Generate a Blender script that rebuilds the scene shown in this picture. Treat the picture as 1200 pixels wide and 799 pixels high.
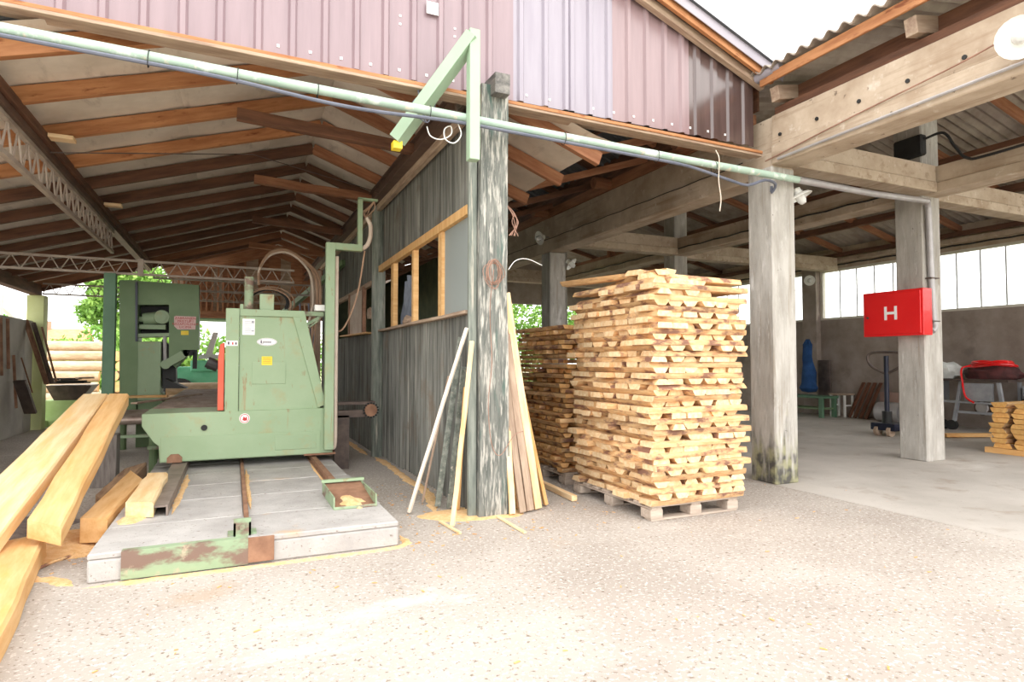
import bpy, bmesh, math, random
from mathutils import Vector, Matrix, noise
random.seed(7)
for o in list(bpy.data.objects): bpy.data.objects.remove(o)
SC = bpy.context.scene; COL = SC.collection
R = math.radians
# ---------------------------------------------------------------- camera, sky, sun, exposure
EYE = Vector((0, 0, 1.5)); FPX = 720.0; YAW = R(24.4); PITCH = math.atan(24.5/720)
cam = bpy.data.objects.new('camera', bpy.data.cameras.new('camera')); COL.objects.link(cam)
cam.location = EYE; cam.rotation_euler = (math.pi/2+PITCH, 0, -YAW)
cam.data.sensor_width = 36; cam.data.lens = 36*FPX/1200; cam.data.clip_end = 500
SC.camera = cam
w = bpy.data.worlds.new('sky'); SC.world = w; w.use_nodes = True
bg = w.node_tree.nodes['Background']; bg.inputs[0].default_value = (1.0, .99, .975, 1); bg.inputs[1].default_value = 1.3
sun = bpy.data.objects.new('sun', bpy.data.lights.new('sun', 'SUN')); COL.objects.link(sun)
sun.data.energy = 0.35; sun.data.angle = R(60); sun.data.color = (1, .95, .88)
sun.rotation_euler = (R(52), 0, R(14)); sun.location = (0, -5, 9)
SC.view_settings.view_transform = 'Standard'; SC.view_settings.look = 'None'
SC.view_settings.gamma = 1; SC.view_settings.use_curve_mapping = False
SC.view_settings.exposure = 1.43
SC.cycles.max_bounces = 10; SC.cycles.diffuse_bounces = 8; SC.cycles.use_denoising = True

def at(u, v, ax, val):
    """world point where the line of sight of a photo pixel meets the plane ax = val"""
    x = (u-600)/FPX; z = -(v-399.5)/FPX
    y2 = math.cos(PITCH)-z*math.sin(PITCH); z2 = math.sin(PITCH)+z*math.cos(PITCH)
    r = Vector((x*math.cos(YAW)+y2*math.sin(YAW), -x*math.sin(YAW)+y2*math.cos(YAW), z2))
    i = 'xyz'.index(ax); return EYE + r*((val-EYE[i])/r[i])
def atd(u, v, d):
    """the same at a given depth"""
    x = (u-600)/FPX; z = -(v-399.5)/FPX
    y2 = math.cos(PITCH)-z*math.sin(PITCH); z2 = math.sin(PITCH)+z*math.cos(PITCH)
    return EYE + Vector((x*math.cos(YAW)+y2*math.sin(YAW), -x*math.sin(YAW)+y2*math.cos(YAW), z2))*d

# ---------------------------------------------------------------- materials
MATS = {}
def mat(name, c1, c2=None, sc=(1,1,1), ns=4, rough=.75, metal=0, bump=0, bs=None, rnd=0, layers=(), lo=.35, hi=.65, coat=0, det=5, spec=.4):
    """c1/c2 mixed by noise in object space; layers: (colour, scale3, noise scale, threshold, softness)"""
    if name in MATS: return MATS[name]
    m = bpy.data.materials.new(name); m.use_nodes = True; t = m.node_tree; N = t.nodes; L = t.links
    b = N['Principled BSDF']; b.inputs['Roughness'].default_value = rough; b.inputs['Metallic'].default_value = metal
    b.inputs['Specular IOR Level'].default_value = spec
    if coat: b.inputs['Coat Weight'].default_value = coat
    tc = N.new('ShaderNodeTexCoord'); oi = N.new('ShaderNodeObjectInfo')
    off = N.new('ShaderNodeVectorMath'); off.operation = 'MULTIPLY_ADD'
    cx = N.new('ShaderNodeCombineXYZ')
    for i in range(3): L.new(oi.outputs['Random'], cx.inputs[i])
    L.new(cx.outputs[0], off.inputs[0]); off.inputs[1].default_value = (37, 19, 53); L.new(tc.outputs['Object'], off.inputs[2])
    def nz(scale3, s, d=det):
        mp = N.new('ShaderNodeMapping'); mp.inputs['Scale'].default_value = scale3; L.new(off.outputs[0], mp.inputs[0])
        n = N.new('ShaderNodeTexNoise'); n.inputs['Scale'].default_value = s; n.inputs['Detail'].default_value = d
        n.inputs['Roughness'].default_value = .62; L.new(mp.outputs[0], n.inputs[0]); return n.outputs[0]
    def mr(inp, a, b_):
        r = N.new('ShaderNodeMapRange'); r.inputs[1].default_value = a; r.inputs[2].default_value = b_; L.new(inp, r.inputs[0]); return r.outputs[0]
    def mix(f, a, b_):
        x = N.new('ShaderNodeMix'); x.data_type = 'RGBA'; L.new(f, x.inputs[0])
        for s_, v in ((6, a), (7, b_)):
            if isinstance(v, tuple): x.inputs[s_].default_value = (*v, 1)
            else: L.new(v, x.inputs[s_])
        return x.outputs[2]
    base = nz(sc, ns)
    c = mix(mr(base, lo, hi), tuple(c1), tuple(c2 or c1))
    for (lc, ls, ln, th, so) in layers:
        c = mix(mr(nz(ls, ln), th, th+so), c, tuple(lc))
    if rnd:
        h = N.new('ShaderNodeHueSaturation'); L.new(c, h.inputs['Color'])
        L.new(mr(oi.outputs['Random'], 0, 1), h.inputs['Value'])
        h.inputs['Value'].default_value = 1
        r = N.new('ShaderNodeMapRange'); r.inputs[3].default_value = 1-rnd; r.inputs[4].default_value = 1+rnd*.6
        L.new(oi.outputs['Random'], r.inputs[0]); L.new(r.outputs[0], h.inputs['Value']); c = h.outputs[0]
    L.new(c, b.inputs['Base Color'])
    if bump:
        bp = N.new('ShaderNodeBump'); bp.inputs['Strength'].default_value = bump; bp.inputs['Distance'].default_value = .02
        L.new(nz(sc, bs or ns*4), bp.inputs['Height']); L.new(bp.outputs[0], b.inputs['Normal'])
    MATS[name] = m; return m
def glow(name, c, s):
    m = bpy.data.materials.new(name); m.use_nodes = True; b = m.node_tree.nodes['Principled BSDF']
    b.inputs['Base Color'].default_value = (*c, 1); b.inputs['Emission Color'].default_value = (*c, 1); b.inputs['Emission Strength'].default_value = s
    return m
G = (1.2, 9, 9)   # grain along local X
GZ = (9, 9, 1.2)
pine = mat('fresh_pine', (.76,.49,.25), (.88,.69,.44), G, 2.2, .7, bump=.15, rnd=.20, layers=[((.66,.33,.10), (.8,3,3), 1.6, .56, .25)])
pine_o = mat('orange_pine', (.66,.34,.11), (.80,.50,.22), G, 2.2, .7, bump=.15, rnd=.15, layers=[((.55,.25,.08), (.8,3,3), 1.6, .60, .2)])
bark = mat('bark_edge', (.56,.31,.14), (.76,.52,.27), (2,8,8), 3, .85, bump=.4, rnd=.25, layers=[((.24,.12,.08), (2,4,4), 2.2, .50, .12)])
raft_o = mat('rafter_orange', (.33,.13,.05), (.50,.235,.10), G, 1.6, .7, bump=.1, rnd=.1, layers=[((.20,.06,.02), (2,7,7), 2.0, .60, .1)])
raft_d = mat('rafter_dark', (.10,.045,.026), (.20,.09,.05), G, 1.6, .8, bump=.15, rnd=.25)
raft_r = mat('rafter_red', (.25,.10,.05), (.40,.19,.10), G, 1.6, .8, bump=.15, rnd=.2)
oldwood = mat('old_wood', (.32,.22,.16), (.50,.38,.28), G, 2.2, .85, bump=.3, rnd=.15)
paint_wood = mat('peeling_green_wood', (.10,.11,.10), (.24,.245,.22), (16,16,1.1), 2.2, .85, bump=.6, lo=.38, hi=.62, layers=[((.50,.48,.43), (14,14,1.6), 2.2, .50, .12), ((.09,.14,.12), (5,5,.8), 1.7, .56, .1)])
greenboard = mat('green_grey_board', (.13,.15,.13), (.29,.31,.27), GZ, 1.8, .85, bump=.4, rnd=.25, layers=[((.52,.48,.40), (12,12,.7), 1.5, .60, .12)])
wallsheet = mat('weathered_shaded_wall_sheet', (.085,.085,.075), (.24,.24,.215), (16,16,.5), 1.6, .8, bump=.4, rnd=.2, layers=[((.36,.345,.30), (22,22,.4), 1.3, .58, .12), ((.15,.115,.085), (2,2,2), .9, .55, .2)])  # weathering, plus dark vertical streaks painting in the shade of the corrugation
stud = mat('new_stud', (.66,.36,.13), (.78,.50,.23), GZ, 2, .7, bump=.1, rnd=.1)
beamconc = mat('beam_concrete', (.40,.305,.22), (.56,.46,.355), (1,1,1), 2.2, .9, bump=.25, layers=[((.29,.20,.13), (5,.35,6), 1.6, .55, .2), ((.64,.57,.48), (3,3,3), 2.5, .60, .15), ((.20,.15,.11), (1,1,1), 9, .66, .05)])
colconc = mat('column_concrete', (.35,.325,.29), (.52,.495,.455), (2,2,.5), 3, .9, bump=.5, layers=[((.30,.255,.20), (8,8,.35), 1.6, .56, .16), ((.62,.60,.57), (5,5,1), 2.5, .58, .12), ((.16,.14,.12), (1,1,1), 14, .68, .04)])
groundm = mat('yard_concrete', (.36,.315,.275), (.465,.42,.375), (1,1,1), .7, .92, bump=.3, bs=60, layers=[((.22,.17,.13), (1,1,1), 30, .59, .06), ((.60,.56,.52), (1,1,1), 34, .56, .06), ((.62,.58,.53), (.5,.9,1), 1.1, .60, .12), ((.42,.28,.17), (.6,.6,.6), .9, .64, .16), ((.10,.07,.06), (1,1,1), 60, .68, .03)])
slabm = mat('slab_concrete', (.36,.34,.325), (.48,.46,.44), (1,1,1), 2.5, .9, bump=.3, bs=40, rnd=.08, layers=[((.24,.20,.17), (1,1,1), 30, .62, .06), ((.50,.35,.22), (1,1,1), 1.6, .62, .15)])
plaster = mat('old_plaster', (.25,.20,.17), (.36,.30,.26), (1,1,1), 1.6, .95, bump=.25, layers=[((.17,.135,.12), (1,1,1), 1.1, .58, .2)])
leftwall = mat('left_wall_concrete', (.36,.33,.30), (.48,.45,.41), (1,1,1), 1.6, .95, bump=.25)
ceil_m = mat('ceiling_felt', (.56,.49,.41), (.74,.67,.58), (1,1,1), 1.3, .9, bump=.6, bs=3, rnd=.08, layers=[((.42,.36,.30), (4,1,1), 1.6, .58, .2)])
asb = mat('fibre_cement', (.29,.24,.20), (.43,.375,.32), (1,1,1), 2.5, .95, bump=.3, rnd=.15)
metalroof = mat('roof_metal_dark', (.10,.11,.12), (.16,.17,.18), (1,1,1), 2, .6, metal=.3, rnd=.2)
mauve_glare = mat('mauve_glare_sheet', (.24,.17,.19), (.28,.20,.22), (6,6,.6), 1.5, .33, spec=.6)  # brown coated metal with sky glare and lens haze painted into the colour
lilac_glare = mat('lilac_glare_sheet', (.27,.24,.29), (.31,.28,.33), (6,6,.6), 1.5, .33, spec=.6)  # same brown metal, sky glare painted in as grey lilac
mauve_glare2 = mat('pale_mauve_glare_sheet', (.25,.17,.18), (.29,.20,.21), (6,6,.6), 1.5, .3, spec=.6)  # same brown metal again, sky glare mixed into its base colour
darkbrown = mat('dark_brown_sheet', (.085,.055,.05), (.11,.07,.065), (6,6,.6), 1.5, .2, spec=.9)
flash = mat('flashing', (.30,.28,.32), (.36,.33,.37), (1,1,1), 2, .35)
mgreen = mat('machine_green', (.285,.39,.235), (.33,.435,.275), (1,1,1), 1.6, .5, bump=.05, layers=[((.38,.33,.17), (1,1,1), 2.6, .56, .2), ((.30,.17,.08), (3,3,1), 3.2, .63, .10), ((.36,.24,.12), (9,9,.8), 1.3, .64, .12)])
mgreen_rust = mat('rusty_green_steel', (.25,.34,.21), (.31,.39,.25), (1,1,1), 3, .65, bump=.2, layers=[((.20,.13,.10), (1,1,2), 2.6, .50, .1), ((.45,.36,.26), (1,1,1), 6, .62, .08)])
cgreen = mat('cabinet_green', (.16,.25,.12), (.20,.29,.15), (1,1,1), 1.5, .5, rnd=.05)
cgreen_d = mat('deep_green_steel', (.075,.16,.09), (.10,.20,.12), (1,1,1), 2, .5)
palegreen = mat('pale_green_paint', (.33,.455,.32), (.37,.50,.36), (1,1,1), 2, .45)
pipem = mat('pipe_green_paint', (.33,.45,.37), (.42,.54,.45), (1,1,1), 3, .5, layers=[((.60,.56,.44), (1,1,1), 9, .58, .06), ((.68,.76,.68), (1,1,1), 4, .56, .1)])
plinth = mat('plinth_green', (.36,.50,.20), (.46,.60,.28), (1,1,1), 2, .8, bump=.1)
ycol = mat('yellow_green_column', (.48,.52,.24), (.54,.58,.30), (1,1,1), 2, .8)
galv = mat('grey_pipe', (.38,.36,.36), (.48,.46,.46), (1,1,1), 4, .45, metal=.3)
cable_m = mat('grey_cable', (.10,.11,.15), (.14,.15,.19), rough=.5)
black_m = mat('black_rubber', (.015,.015,.015), (.03,.03,.03), rough=.6)
steel_d = mat('dark_steel', (.09,.07,.065), (.16,.12,.10), (1,1,1), 6, .5, metal=.5)
rust = mat('rusty_steel', (.20,.10,.06), (.33,.18,.11), (1,1,1), 6, .8, bump=.1)
truss_m = mat('truss_brown_paint', (.30,.24,.20), (.42,.35,.29), (1,1,1), 4, .6)
girder_m = mat('girder_brown', (.085,.05,.038), (.13,.08,.06), (1,1,1), 4, .5)
red_m = mat('hydrant_red', (.75,.012,.014), (.82,.02,.02), (1,1,1), 2, .3, coat=.3)
redp = mat('machine_red', (.66,.10,.05), (.72,.14,.08), (1,1,1), 2, .5)
white_m = mat('white_enamel', (.82,.82,.78), (.88,.88,.84), rough=.3)
paper = mat('paper_white', (.85,.85,.84), (.9,.9,.89), rough=.6)
pinksign = mat('pink_sign', (.80,.56,.52), (.86,.64,.60), rough=.6)
yellow = mat('yellow_sticker', (.90,.66,.03), (.95,.74,.08), rough=.5)
ink = mat('dark_ink', (.12,.10,.14), rough=.7); redink = mat('red_ink', (.55,.05,.05), rough=.7); greyink = mat('grey_ink', (.35,.35,.40), rough=.7)
bluecloth = mat('blue_cloth', (.012,.05,.15), (.03,.10,.28), (1,1,1), 3, .9)
greycloth = mat('grey_cloth', (.14,.16,.20), (.22,.25,.30), (4,4,1), 3, .95)
dust = mat('sawdust', (.76,.46,.20), (.88,.62,.34), (1,1,1), 20, .95, bump=.7, bs=80, layers=[((.55,.36,.20), (1,1,1), 3, .60, .2)])
dirt = mat('dark_litter', (.13,.11,.11), (.27,.23,.21), (1,1,1), 12, .95, bump=.8, bs=40)
hosem = mat('pale_hose', (.62,.50,.40), (.72,.62,.52), rough=.6)
hosebr = mat('brown_hose', (.36,.22,.14), (.46,.30,.20), rough=.6)
copper = mat('copper_wire', (.24,.13,.09), (.38,.22,.16), rough=.5)
logbark = mat('log_bark', (.52,.36,.22), (.74,.58,.40), (1.5,6,6), 2, .9, bump=.4, rnd=.15)
logend = mat('log_end', (.80,.50,.20), (.90,.62,.32), (8,8,8), 1, .8, rnd=.12)
leafm = mat('leaf_green', (.13,.30,.05), (.34,.55,.12), (1,1,1), 1.2, .8, rnd=.1)
earth = mat('outside_ground', (.40,.36,.24), (.52,.47,.33), (1,1,1), .4, .95, layers=[((.22,.32,.10), (1,1,1), .25, .5, .1)])
housewall = mat('house_wall', (.72,.68,.60), (.78,.74,.66)); rooftile = mat('roof_tile', (.62,.24,.13), (.74,.34,.20), (1,1,1), 3, .9)
brickhouse = mat('brick_house', (.50,.22,.15), (.60,.30,.21), (1,1,1), 4, .9)
darkgap = mat('joint_dark', (.10,.08,.07), rough=.9)
glassm = bpy.data.materials.new('frosted_glass'); glassm.use_nodes = True
_b = glassm.node_tree.nodes['Principled BSDF']; _b.inputs['Base Color'].default_value = (.93,.97,.95,1); _b.inputs['Roughness'].default_value = .35
_b.inputs['Transmission Weight'].default_value = .92; _b.inputs['IOR'].default_value = 1.08
dusty = bpy.data.materials.new('dusty_glass'); dusty.use_nodes = True
_b = dusty.node_tree.nodes['Principled BSDF']; _b.inputs['Base Color'].default_value = (.40,.44,.43,1); _b.inputs['Roughness'].default_value = .3; _b.inputs['Transmission Weight'].default_value = .35; _b.inputs['IOR'].default_value = 1.1
bulb = bpy.data.materials.new('lamp_glass'); bulb.use_nodes = True
_b = bulb.node_tree.nodes['Principled BSDF']; _b.inputs['Base Color'].default_value = (.9,.9,.88,1); _b.inputs['Roughness'].default_value = .12; _b.inputs['Transmission Weight'].default_value = .4

# ---------------------------------------------------------------- mesh helpers
def V(*a): return Vector(a)
def frame(d, up=None):
    x = d.normalized(); up = up or V(0,0,1)
    if abs(x.dot(up)) > .98: up = V(0,1,0)
    y = up.cross(x).normalized(); z = x.cross(y); return x, y, z
class MB:
    def __init__(s): s.v = []; s.f = []; s.m = []; s.mi = 0
    def add(s, vs, fs):
        n = len(s.v); s.v += [Vector(p) for p in vs]; s.f += [[i+n for i in f] for f in fs]; s.m += [s.mi]*len(fs); return s
    def box(s, x0, x1, y0, y1, z0, z1):
        return s.hexa([V(x0,y0,z0),V(x1,y0,z0),V(x1,y1,z0),V(x0,y1,z0)], [V(x0,y0,z1),V(x1,y0,z1),V(x1,y1,z1),V(x0,y1,z1)])
    def hexa(s, lo, hi):
        return s.add(lo+hi, [[0,3,2,1],[4,5,6,7],[0,1,5,4],[1,2,6,5],[2,3,7,6],[3,0,4,7]])
    def slab(s, quad, t):   # quad of top corners, thickness downwards
        return s.hexa([q-V(0,0,t) for q in quad], list(quad))
    def bar(s, a, b, w_, h, up=None):
        a = Vector(a); b = Vector(b); x, y, z = frame(b-a, up); y = y*w_/2; z = z*h/2
        return s.add([a-y-z,a+y-z,a+y+z,a-y+z,b-y-z,b+y-z,b+y+z,b-y+z], [[0,1,2,3][::-1],[4,5,6,7],[0,1,5,4],[1,2,6,5],[2,3,7,6],[3,0,4,7]])
    def tube(s, pts, r, n=8, caps=True, closed=False):
        pts = [Vector(p) for p in pts]; k = len(pts); vs = []; y = None
        rr = r if isinstance(r, (list, tuple)) else [r]*k
        for i, p in enumerate(pts):
            d = (pts[min(i+1,k-1)]-pts[max(i-1,0)])
            if y is None: _, y, z = frame(d)
            x = d.normalized(); y = (y-x*y.dot(x)).normalized(); z = x.cross(y)
            vs += [p+(y*math.cos(2*math.pi*j/n)+z*math.sin(2*math.pi*j/n))*rr[i] for j in range(n)]
        fs = [[i*n+j, i*n+(j+1)%n, (i+1)*n+(j+1)%n, (i+1)*n+j] for i in range(k-1) for j in range(n)]
        if caps: fs += [list(range(n))[::-1], [(k-1)*n+j for j in range(n)]]
        return s.add(vs, fs)
    def prism(s, poly, d):
        poly = [Vector(p) for p in poly]; d = Vector(d); n = len(poly)
        return s.add(poly+[p+d for p in poly], [list(range(n))[::-1], [n+i for i in range(n)]]+[[i,(i+1)%n,n+(i+1)%n,n+i] for i in range(n)])
    def lathe(s, prof, c, axis, n=20):
        c = Vector(c); x, y, z = frame(Vector(axis)); vs = []
        for (r, h) in prof: vs += [c+x*h+(y*math.cos(2*math.pi*j/n)+z*math.sin(2*math.pi*j/n))*r for j in range(n)]
        return s.add(vs, [[i*n+j, i*n+(j+1)%n, (i+1)*n+(j+1)%n, (i+1)*n+j] for i in range(len(prof)-1) for j in range(n)])
    def obj(s, name, m, parent=None, label=None, cat=None, group=None, kind=None, bevel=0, smooth=False, origin=None, rot=None):
        me = bpy.data.meshes.new(name)
        pl = Vector(parent.get('_w', (0,0,0))) if parent else V(0,0,0)
        if origin is None:
            lo = [min(p[i] for p in s.v) for i in range(3)]; hi = [max(p[i] for p in s.v) for i in range(3)]
            origin = V((lo[0]+hi[0])/2, (lo[1]+hi[1])/2, lo[2])
        origin = Vector(origin)
        M3 = rot.to_3x3() if rot else None
        vs = [(M3.inverted() @ (p-origin)) if M3 else (p-origin) for p in s.v]
        me.from_pydata([tuple(p) for p in vs], [], s.f)
        for mm in (m if isinstance(m, (list, tuple)) else [m]): me.materials.append(mm)
        if isinstance(m, (list, tuple)): me.polygons.foreach_set('material_index', s.m)
        bm = bmesh.new(); bm.from_mesh(me); bmesh.ops.recalc_face_normals(bm, faces=bm.faces)
        if bevel: bmesh.ops.bevel(bm, geom=list(bm.edges), offset=bevel, segments=1, affect='EDGES', clamp_overlap=True)
        bm.to_mesh(me); bm.free()
        if smooth:
            me.polygons.foreach_set('use_smooth', [True]*len(me.polygons))
            if hasattr(me, 'set_sharp_from_angle'): me.set_sharp_from_angle(angle=R(40))
        o = bpy.data.objects.new(name, me); COL.objects.link(o)
        o.location = origin-pl
        if rot: o.rotation_euler = rot.to_euler()
        if parent: o.parent = parent; o['_w'] = tuple(origin)
        else: o['_w'] = tuple(origin)
        return tag(o, label, cat, group, kind)
def tag(o, label=None, cat=None, group=None, kind=None):
    if label: o['label'] = label
    if cat: o['category'] = cat
    if group: o['group'] = group
    if kind: o['kind'] = kind
    return o
def thing(name, loc, label=None, cat=None, group=None, kind=None):
    o = bpy.data.objects.new(name, None); COL.objects.link(o); o.location = loc; o['_w'] = tuple(loc); o.empty_display_size = .1
    return tag(o, label, cat, group, kind)
def box(name, b, m, parent=None, bevel=.004, **k): return MB().box(*b).obj(name, m, parent, bevel=bevel, **k)
def beam(name, a, b, w_, h, m, parent=None, up=None, bevel=.004, wob=0, **k):
    """straight timber whose grain runs along local X"""
    a = Vector(a); b = Vector(b); x, y, z = frame(b-a, up); Lg = (b-a).length
    rot = Matrix((x, y, z)).transposed()
    mb = MB(); n = 5 if wob else 1; rings = []
    for i in range(n+1):
        t = i/n; dy = random.uniform(-wob, wob) if wob and 0 < i < n else 0; dz = random.uniform(-wob, wob) if wob and 0 < i < n else 0
        c = a+(b-a)*t+y*dy+z*dz; rings.append([c-y*w_/2-z*h/2, c+y*w_/2-z*h/2, c+y*w_/2+z*h/2, c-y*w_/2+z*h/2])
    vs = sum(rings, []); fs = [[0,1,2,3][::-1], [4*n+j for j in range(4)]]
    fs += [[4*i+j, 4*i+(j+1)%4, 4*i+4+(j+1)%4, 4*i+4+j] for i in range(n) for j in range(4)]
    mb.add(vs, fs); return mb.obj(name, m, parent, bevel=bevel, origin=a, rot=rot, **k)
def sheet(name, p0, U, Vv, prof, m, parent=None, th=.004, smooth=False, **k):
    """profiled sheet: prof = list of (u, offset); U is a unit vector, Vv the full vector across"""
    p0 = Vector(p0); U = Vector(U); Vv = Vector(Vv); n = U.cross(Vv).normalized(); q = len(prof); vs = []
    for off in (0, th):
        for vv in (0, 1): vs += [p0+U*u+Vv*vv+n*(o_+off) for u, o_ in prof]
    fs = [[i, i+1, q+i+1, q+i] for i in range(q-1)]+[[2*q+i, 3*q+i, 3*q+i+1, 2*q+i+1] for i in range(q-1)]
    fs += [[i, 2*q+i, 2*q+i+1, i+1] for i in range(q-1)]+[[q+i, q+i+1, 3*q+i+1, 3*q+i] for i in range(q-1)]
    fs += [[0, q, 3*q, 2*q], [q-1, 3*q-1, 4*q-1, 2*q-1]]
    return MB().add(vs, fs).obj(name, m, parent, smooth=smooth, **k)
def sine(width, pitch, amp, k=6):
    n = max(2, round(width/pitch*k)); return [(width*i/n, amp*math.cos(2*math.pi*width*i/n/pitch)) for i in range(n+1)]
def text(body, size, loc, rot, m, parent, name='lettering', ext=.001, align='CENTER'):
    c = bpy.data.curves.new(name, 'FONT'); c.body = body; c.size = size; c.align_x = align; c.align_y = 'CENTER'; c.extrude = ext
    o = bpy.data.objects.new(name, c); COL.objects.link(o)
    dg = bpy.context.evaluated_depsgraph_get(); me = bpy.data.meshes.new_from_object(o.evaluated_get(dg)); bpy.data.objects.remove(o)
    me.materials.clear(); me.materials.append(m)
    o = bpy.data.objects.new(name, me); COL.objects.link(o); o.rotation_euler = rot
    o.location = Vector(loc)-Vector(parent.get('_w', (0,0,0))); o.parent = parent; return o
def arc(pts, k=6):
    """smooth Catmull-Rom curve through points"""
    P = [Vector(p) for p in pts]; P = [P[0]*2-P[1]]+P+[P[-1]*2-P[-2]]; out = []
    for i in range(1, len(P)-2):
        for j in range(k):
            t = j/k; a, b, c, d = P[i-1:i+3]
            out.append(.5*((2*b)+(c-a)*t+(2*a-5*b+4*c-d)*t*t+(3*b-a-3*c+d)*t**3))
    return out+[P[-2]]
ST = 'structure'

# ================================================================ SETTING: ground
def plane_grid(x0, x1, y0, y1, nx, ny, z, amp):
    mb = MB(); vs = [V(x0+(x1-x0)*i/nx, y0+(y1-y0)*j/ny, z+amp*noise.noise(V(i*.7, j*.7, 0))) for j in range(ny+1) for i in range(nx+1)]
    return mb.add(vs, [[j*(nx+1)+i, j*(nx+1)+i+1, (j+1)*(nx+1)+i+1, (j+1)*(nx+1)+i] for j in range(ny) for i in range(nx)])
plane_grid(-14, 16, -6, 23.5, 2, 2, 0, 0).obj('floor', groundm, kind=ST, origin=(0,0,0))
box('floor_slab', (6.02, 15.5, .8, 23.4, -.05, .006), mat('smooth_floor', (.42,.385,.345), (.53,.49,.445), (1,1,1), .8, .85, bump=.1, layers=[((.36,.30,.25), (1,1,1), 2.2, .58, .15), ((.62,.585,.54), (.4,1,1), 1.2, .60, .15), ((.30,.25,.21), (1,1,1), 30, .64, .05)]), bevel=0, kind=ST)
plane_grid(-90, 90, -40, 120, 2, 2, -.03, 0).obj('ground', earth, kind=ST, origin=(0,0,0))

# ---- machine foundation slab: separate concrete panels between the rails
sl = thing('trim_1', (.18, 5, 0), kind=ST)
box('slab_base', (-.88, 1.25, 5.0, 13.0, 0, .155), slabm, sl, bevel=.012)
ys = [5.0, 5.74, 6.58, 7.32, 8.06, 8.8, 9.54, 10.3, 11.2, 12.1, 13.0]
xs = [(-.88, .10), (.135, 1.25)]
for i in range(len(ys)-1):
    for (a, b) in (xs if i else [(-.88, 1.25)]):
        bb = b + (random.uniform(-.03, .03) if b > 1 and i else 0)
        box('slab_panel', (a, bb, ys[i]+(.006 if i else 0), ys[i+1]-.006, .158, .2+random.uniform(-.003,.004)), slabm, sl, bevel=.008)
# steel edge angle on slab front
MB().box(-.68, .12, 4.975, 4.998, .01, .195).box(-.68, .12, 4.975, 5.05, .195, .203).obj('edge_plate', mgreen_rust, sl)
box('edge_plate', (.12, .30, 4.972, 4.996, .02, .2), rust, sl, bevel=.002)
MB().box(.02, .14, 5.05, 5.075, .2, .33).box(.02, .035, 5.05, 5.2, .2, .3).box(.125, .14, 5.05, 5.2, .2, .3).tube([(.08, 5.045, .27), (.08, 5.03, .27)], .02).box(-.02,.18,5.08,5.2,.2,.215).obj('rail_stop', mgreen_rust, sl)
# rails
rl = thing('trim_2', (0, 6, .2), kind=ST)
MB().box(-.645, -.485, 5.98, 12.9, .275, .29).box(-.645, -.63, 5.98, 12.9, .2, .276).box(-.50, -.485, 5.98, 12.9, .2, .276).obj('channel_rail', mat('rail_brown', (.16,.12,.10), (.26,.21,.18), (1,1,1), 5, .5), rl)
MB().box(.10, .135, 5.25, 12.9, .2, .235).obj('flat_rail', rust, rl)
MB().box(.945, 1.0, 6.6, 12.9, .2, .27).box(.92, 1.03, 6.6, 12.9, .2, .21).obj('flange_rail', rust, rl)
# end hopper tray at the right rail
tr = thing('end_tray', (1.02, 6.1, .2), 'pale green open steel tray filled with sawdust at the end of the right rail', 'tray')
ex0, ex1, ey0, ey1 = .82, 1.20, 5.6, 6.15
MB().box(ex0, ex0+.012, ey0, ey1+.2, .2, .31).obj('side_plate', mgreen_rust, tr); MB().box(ex1-.012, ex1, ey0, ey1+.2, .2, .31).obj('side_plate', mgreen_rust, tr)
MB().box(ex0-.01, ex1+.02, ey1+.15, ey1+.2, .31, .335).box(ex0, ex1, ey1+.19, ey1+.2, .2, .31).obj('top_lip', mgreen, tr)
MB().prism([V(ex0+.01,ey0,.205),V(ex0+.01,ey1+.19,.30),V(ex0+.01,ey1+.19,.205)], (ex1-ex0-.02,0,0)).obj('sloping_plate', rust, tr)
box('bottom_lip', (ex0, ex1, ey0-.012, ey0, .2, .225), mgreen_rust, tr)

# ================================================================ CONCRETE FRAME of the right shed
def mossy(x0, x1, y0, y1):
    m = colconc.copy(); m.name = 'mossy_concrete'; t = m.node_tree; N = t.nodes; L = t.links; b = N['Principled BSDF']
    src = b.inputs['Base Color'].links[0].from_socket; g = N.new('ShaderNodeNewGeometry'); sx = N.new('ShaderNodeSeparateXYZ'); L.new(g.outputs['Position'], sx.inputs[0])
    n = N.new('ShaderNodeTexNoise'); mp = N.new('ShaderNodeMapping'); mp.inputs['Scale'].default_value = (9, 9, 1.6); L.new(g.outputs['Position'], mp.inputs[0]); L.new(mp.outputs[0], n.inputs[0]); n.inputs['Scale'].default_value = 1.3; n.inputs['Detail'].default_value = 6
    ma = N.new('ShaderNodeMath'); ma.operation = 'MULTIPLY_ADD'; L.new(sx.outputs[2], ma.inputs[0]); ma.inputs[1].default_value = -.50; L.new(n.outputs[0], ma.inputs[2])
    r = N.new('ShaderNodeMapRange'); r.inputs[1].default_value = .16; r.inputs[2].default_value = .40; L.new(ma.outputs[0], r.inputs[0])
    n2 = N.new('ShaderNodeTexNoise'); n2.inputs['Scale'].default_value = 7; L.new(g.outputs['Position'], n2.inputs[0]); cr = N.new('ShaderNodeMix'); cr.data_type = 'RGBA'
    r2 = N.new('ShaderNodeMapRange'); r2.inputs[1].default_value = .42; r2.inputs[2].default_value = .6; L.new(n2.outputs[0], r2.inputs[0]); L.new(r2.outputs[0], cr.inputs[0]); cr.inputs[6].default_value = (.09,.085,.075,1); cr.inputs[7].default_value = (.30,.29,.17,1)
    mx = N.new('ShaderNodeMix'); mx.data_type = 'RGBA'; L.new(r.outputs[0], mx.inputs[0]); L.new(src, mx.inputs[6]); L.new(cr.outputs[2], mx.inputs[7]); L.new(mx.outputs[2], b.inputs['Base Color']); return m
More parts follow.
